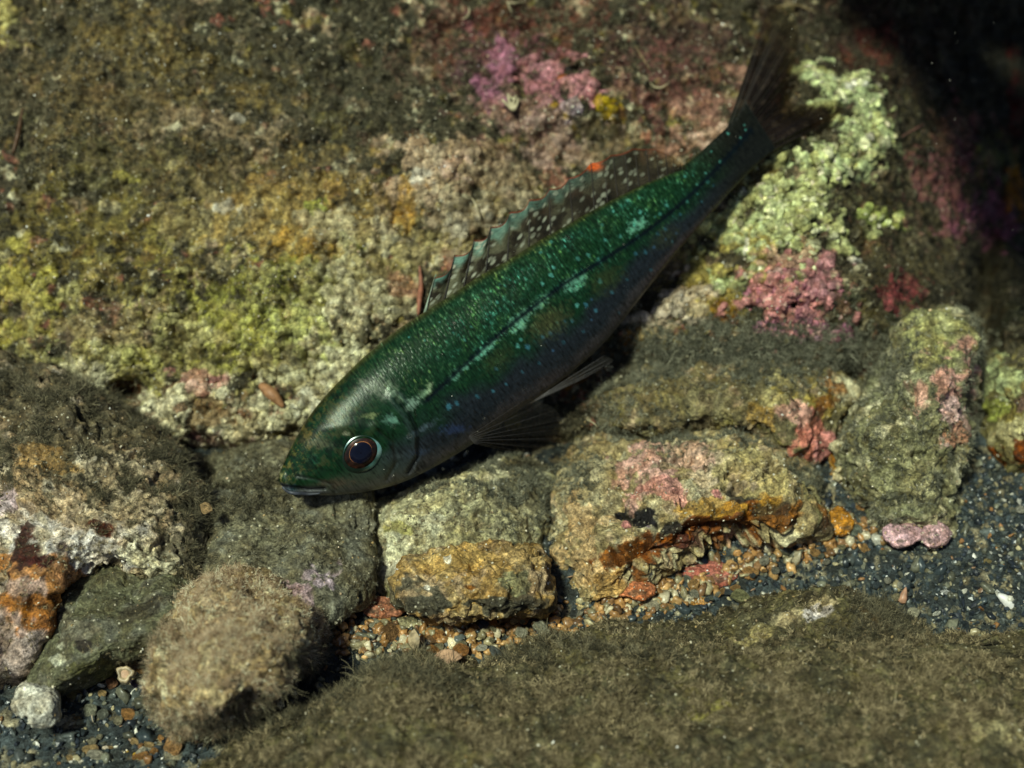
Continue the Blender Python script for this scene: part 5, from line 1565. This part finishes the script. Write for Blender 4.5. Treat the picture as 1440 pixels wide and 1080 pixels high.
def local_frame(px, py, h, rot):
    p = at(px, py, h)
    z = Vector(BV*0.85+np.array([0, 0, 0.5])).normalized()
    x = Vector(RV)
    y = z.cross(x).normalized()
    x = y.cross(z)
    a = math.radians(rot)
    x2 = x*math.cos(a)+y*math.sin(a)
    y2 = z.cross(x2)
    M = Matrix((x2, y2, z)).transposed().to_4x4()
    M.translation = Vector(p)
    return M, (DIST-h)/DIST*S


def fan_shell(px, py, r, rot, h, mat, label):
    nr, nt = 16, 41
    M, k = local_frame(px, py, h, rot)
    rr, tt = np.meshgrid(np.linspace(0.02, 1, nr), np.radians(np.linspace(-68, 68, nt)), indexing='ij')
    rib = 0.03*np.cos(tt*26)*rr
    z = 0.42*(1-rr**2)+rib+0.1*np.cos(tt*1.2)
    V = np.stack([rr*np.sin(tt), rr*np.cos(tt)*1.05-0.5, z], -1).reshape(-1, 3)*r*k
    f = grid_faces(nr, nt)
    me = mesh('fan_shell', V, f)
    o = obj('fan_shell', me, None, mat)
    md = o.modifiers.new('thickness', 'SOLIDIFY')
    md.thickness = 0.05*r*k*2
    o.matrix_world = M
    return tag(o, label, 'shell')


fan_shell(628, 926, 24, 10, 0.064, M_shell_tan, 'tan pink fan-shaped shell half sunk beside the furry slab')
fan_shell(583, 900, 17, 100, 0.060, M_shell_pearl, 'pearly tan rounded shell among the brown pebbles')


def ring_shell(px, py, r, h, label, mat, name='tube_shell'):
    M, k = local_frame(px, py, h, 10)
    o = bpy.data.objects.new(name, None)
    C.objects.link(o)
    o.matrix_world = M
    tag(o, label, 'shell')
    prof = [(1.05, -0.6), (1.0, 0.0), (0.95, 0.35), (0.8, 0.48), (0.62, 0.42), (0.5, 0.3), (0.42, 0.22)]
    nt = 30
    V, F = [], []
    for (a, z) in prof:
        for j in range(nt):
            t = 2*math.pi*j/nt
            w_ = 1+0.13*math.sin(3*t+1)+0.09*math.sin(5*t+2)+0.05*math.sin(11*t)
            V.append((a*math.cos(t)*r*k*w_, a*math.sin(t)*r*k*w_, z*r*k))
    F = grid_faces(len(prof), nt, True).tolist()
    me = bpy.data.meshes.new('rim')
    me.from_pydata(V, [], F)
    for p in me.polygons:
        p.use_smooth = True
    obj('rim', me, o, mat)
    me = bpy.data.meshes.new('core')
    n = nt
    V = [(0.48*math.cos(2*math.pi*j/n)*r*k, 0.48*math.sin(2*math.pi*j/n)*r*k, 0.26*r*k) for j in range(n)]+[(0, 0, 0.36*r*k)]
    me.from_pydata(V, [], [[j, (j+1) % n, n] for j in range(n)])
    obj('core', me, o, M_shell_tan)
    return o


ring_shell(176, 948, 12, 0.070, 'hollow round cream tube end on the gravel below the dark rock', M_shell_pearl)
# crescent shell
cp = smooth_path([(1404, 836), (1414, 844), (1420, 856), (1420, 866)], 12)
v = at(cp[:, 0], cp[:, 1], ground_h(1413, 852)+0.0016)
o = obj('crescent_shell', tube_mesh('crescent_shell', v-v[0], np.sin(np.linspace(0.35, 2.6, 12))*0.0016, 10), None, M_shell_white)
o.location = Vector(v[0])
tag(o, 'white crescent-shaped shell near the right edge of the gravel', 'shell')
cp = np.array([[1268, 846], [1270, 840], [1272, 833], [1274, 826]], float)
v = at(cp[:, 0], cp[:, 1], ground_h(1271, 836)+0.0016)
o = obj('cone_shell', tube_mesh('cone_shell', v-v[0], np.array([0.0012, 0.0011, 0.0007, 0.0002]), 12), None, simple_material('cone_shell', (0.46, 0.25, 0.16), 0.4))
o.location = Vector(v[0])
tag(o, 'small brown cone shell standing behind the furry slab corner', 'shell')

# white holed stone, bottom left
o, V, N, pxf, pyf = rock('holed_stone', 'white chalky stone with a small dark hole on the bottom left gravel',
     [(20, 985), (28, 965), (50, 957), (74, 962), (84, 985), (78, 1012), (60, 1024), (40, 1018), (24, 1005)], 0.077, 0.008, 0.6, (0.62, 0.60, 0.52),
     [(52, 998, 10, 9, 0, (0.015, 0.015, 0.015), 1), (36, 1012, 7, 6, 0, (0.03, 0.03, 0.03), 1)], dents=[(52, 998, 9, 8, 0, 0.0025), (36, 1012, 6, 5, 0, 0.0015)], cat='stone', na=140, nf=60, seed=21, rough=0.5, grain_n=60, mottle=(WHITE,))

# ------------------------------------------------------------------ small growths on the slope
treef = BVHTree.FromPolygons([Vector(x) for x in Pr[::1]], Fr.tolist()) if False else None


def reef_h_at(px, py):
    i = np.argmin((PXf-px)**2+(PYf-py)**2)
    return float(Pr[i]@BV)


def strand(label, pts, r, mat, name='worm_tube', cat='worm tube', group=None, lift=0.0022):
    q = smooth_path(pts, 16)
    hv = np.array([reef_h_at(a, b) for a, b in q])
    hv = np.convolve(np.pad(hv, 2, mode='edge'), np.ones(5)/5, 'valid')+lift
    v = at(q[:, 0], q[:, 1], hv)
    o = obj(name, tube_mesh(name, v-v[0], r*np.sin(np.linspace(0.5, 2.8, 16)), 7), None, mat)
    o.location = Vector(v[0])
    return tag(o, label, cat, group)


M_tube = simple_material('pale_tube', (0.42, 0.36, 0.22), 0.5, 0, 0.4, 900)
M_tubeb = simple_material('brown_tube', (0.24, 0.18, 0.09), 0.5, 0, 0.4, 900)
strand('pale hooked strand near the top edge, left of the middle', [(649, 27), (656, 24), (660, 16), (658, 8)], 0.00028, M_tube)
strand('pale upright strand below a short bar at the top edge', [(714, 4), (718, 14), (723, 24), (732, 25)], 0.00030, M_tube)
strand('short pale bar lying along the very top edge', [(712, 3), (724, 4), (738, 2)], 0.00030, M_tube)
strand('pale U-shaped strand on the maroon rock left of the tail', [(914, 116), (920, 122), (930, 123), (940, 117)], 0.00026, M_tube)
strand('faint brown curl above the U-shaped strand', [(894, 64), (899, 74), (905, 84), (915, 98)], 0.00022, M_tubeb)
strand('pale bent strand beside the front of the dorsal fin', [(652, 272), (664, 280), (672, 295), (676, 308)], 0.00034, M_tube)
strand('tan dead-leaf arc at the top edge above the tail', [(1092, 10), (1110, 7), (1128, 9), (1148, 18)], 0.00036, M_tubeb, 'stalk', 'stalk')
strand('dark brown blade standing in the turf at the left edge', [(18, 215), (24, 195), (28, 175), (32, 152)], 0.00075, simple_material('brown_blade', (0.075, 0.035, 0.014), 0.5), 'brown_alga', 'algae')
strand('reddish upright twig just left of the first fin spine', [(588, 442), (590, 420), (592, 400), (590, 374)], 0.00075, simple_material('red_twig', (0.26, 0.10, 0.06), 0.6), 'algae_twig', 'algae')
strand('pink thin twig on the dark rock right of the tail', [(1268, 192), (1282, 184), (1300, 174)], 0.00030, simple_material('pink_twig', (0.30, 0.14, 0.11), 0.6), 'algae_twig', 'algae')
strand('grey thread reaching across the rock behind the belly', [(825, 590), (836, 596), (842, 604)], 0.00020, M_tube, 'thread', 'thread', lift=0.016)
strand('brown finger-shaped sponge on the pale crust left of the fish head', [(366, 541), (376, 549), (388, 560), (398, 572)], 0.0017, simple_material('brown_sponge', (0.30, 0.15, 0.07), 0.55), 'finger_sponge', 'sponge', lift=0.0015)
# whitish frond in the purple patch
fr = bpy.data.objects.new('white_frond', None)
C.objects.link(fr)
hv = reef_h_at(718, 142)+0.003
fr.location = Vector(at(718, 150, hv))
tag(fr, 'little whitish-green branched frond in the purple patch near the top', 'algae')
for ends in ([(722, 155), (712, 146), (706, 140)], [(722, 155), (716, 142), (714, 132)], [(722, 155), (722, 144), (726, 134)], [(722, 155), (727, 146), (728, 138)]):
    q = smooth_path(ends, 8)
    v = at(q[:, 0], q[:, 1], hv)-np.array(fr.location)
    obj('branch', tube_mesh('branch', v, np.linspace(0.0006, 0.0003, 8), 7), fr, M_tube)

# ------------------------------------------------------------------ drifting specks in the water
r3 = np.random.default_rng(77)
nsp = 420
pp = world(unproj(r3.uniform(-40, 1480, nsp), r3.uniform(-40, 1120, nsp), r3.uniform(0.05, 0.16, nsp)))
bv, bf = ICO1
sz = 0.00005+0.00011*r3.random(nsp)**3
v = (bv[None]*sz[:, None, None]+pp[:, None]).reshape(-1, 3)
f = (bf[None]+(np.arange(nsp)*len(bv))[:, None, None]).reshape(-1, 3)
sn = obj('drifting_specks', mesh('drifting_specks', v, f, np.tile((0.55, 0.52, 0.45), (len(v), 1))), None, M_grain, 'stuff')
sn['label'] = 'fine pale specks drifting in the water in front of the rocks'
sn['category'] = 'particles'
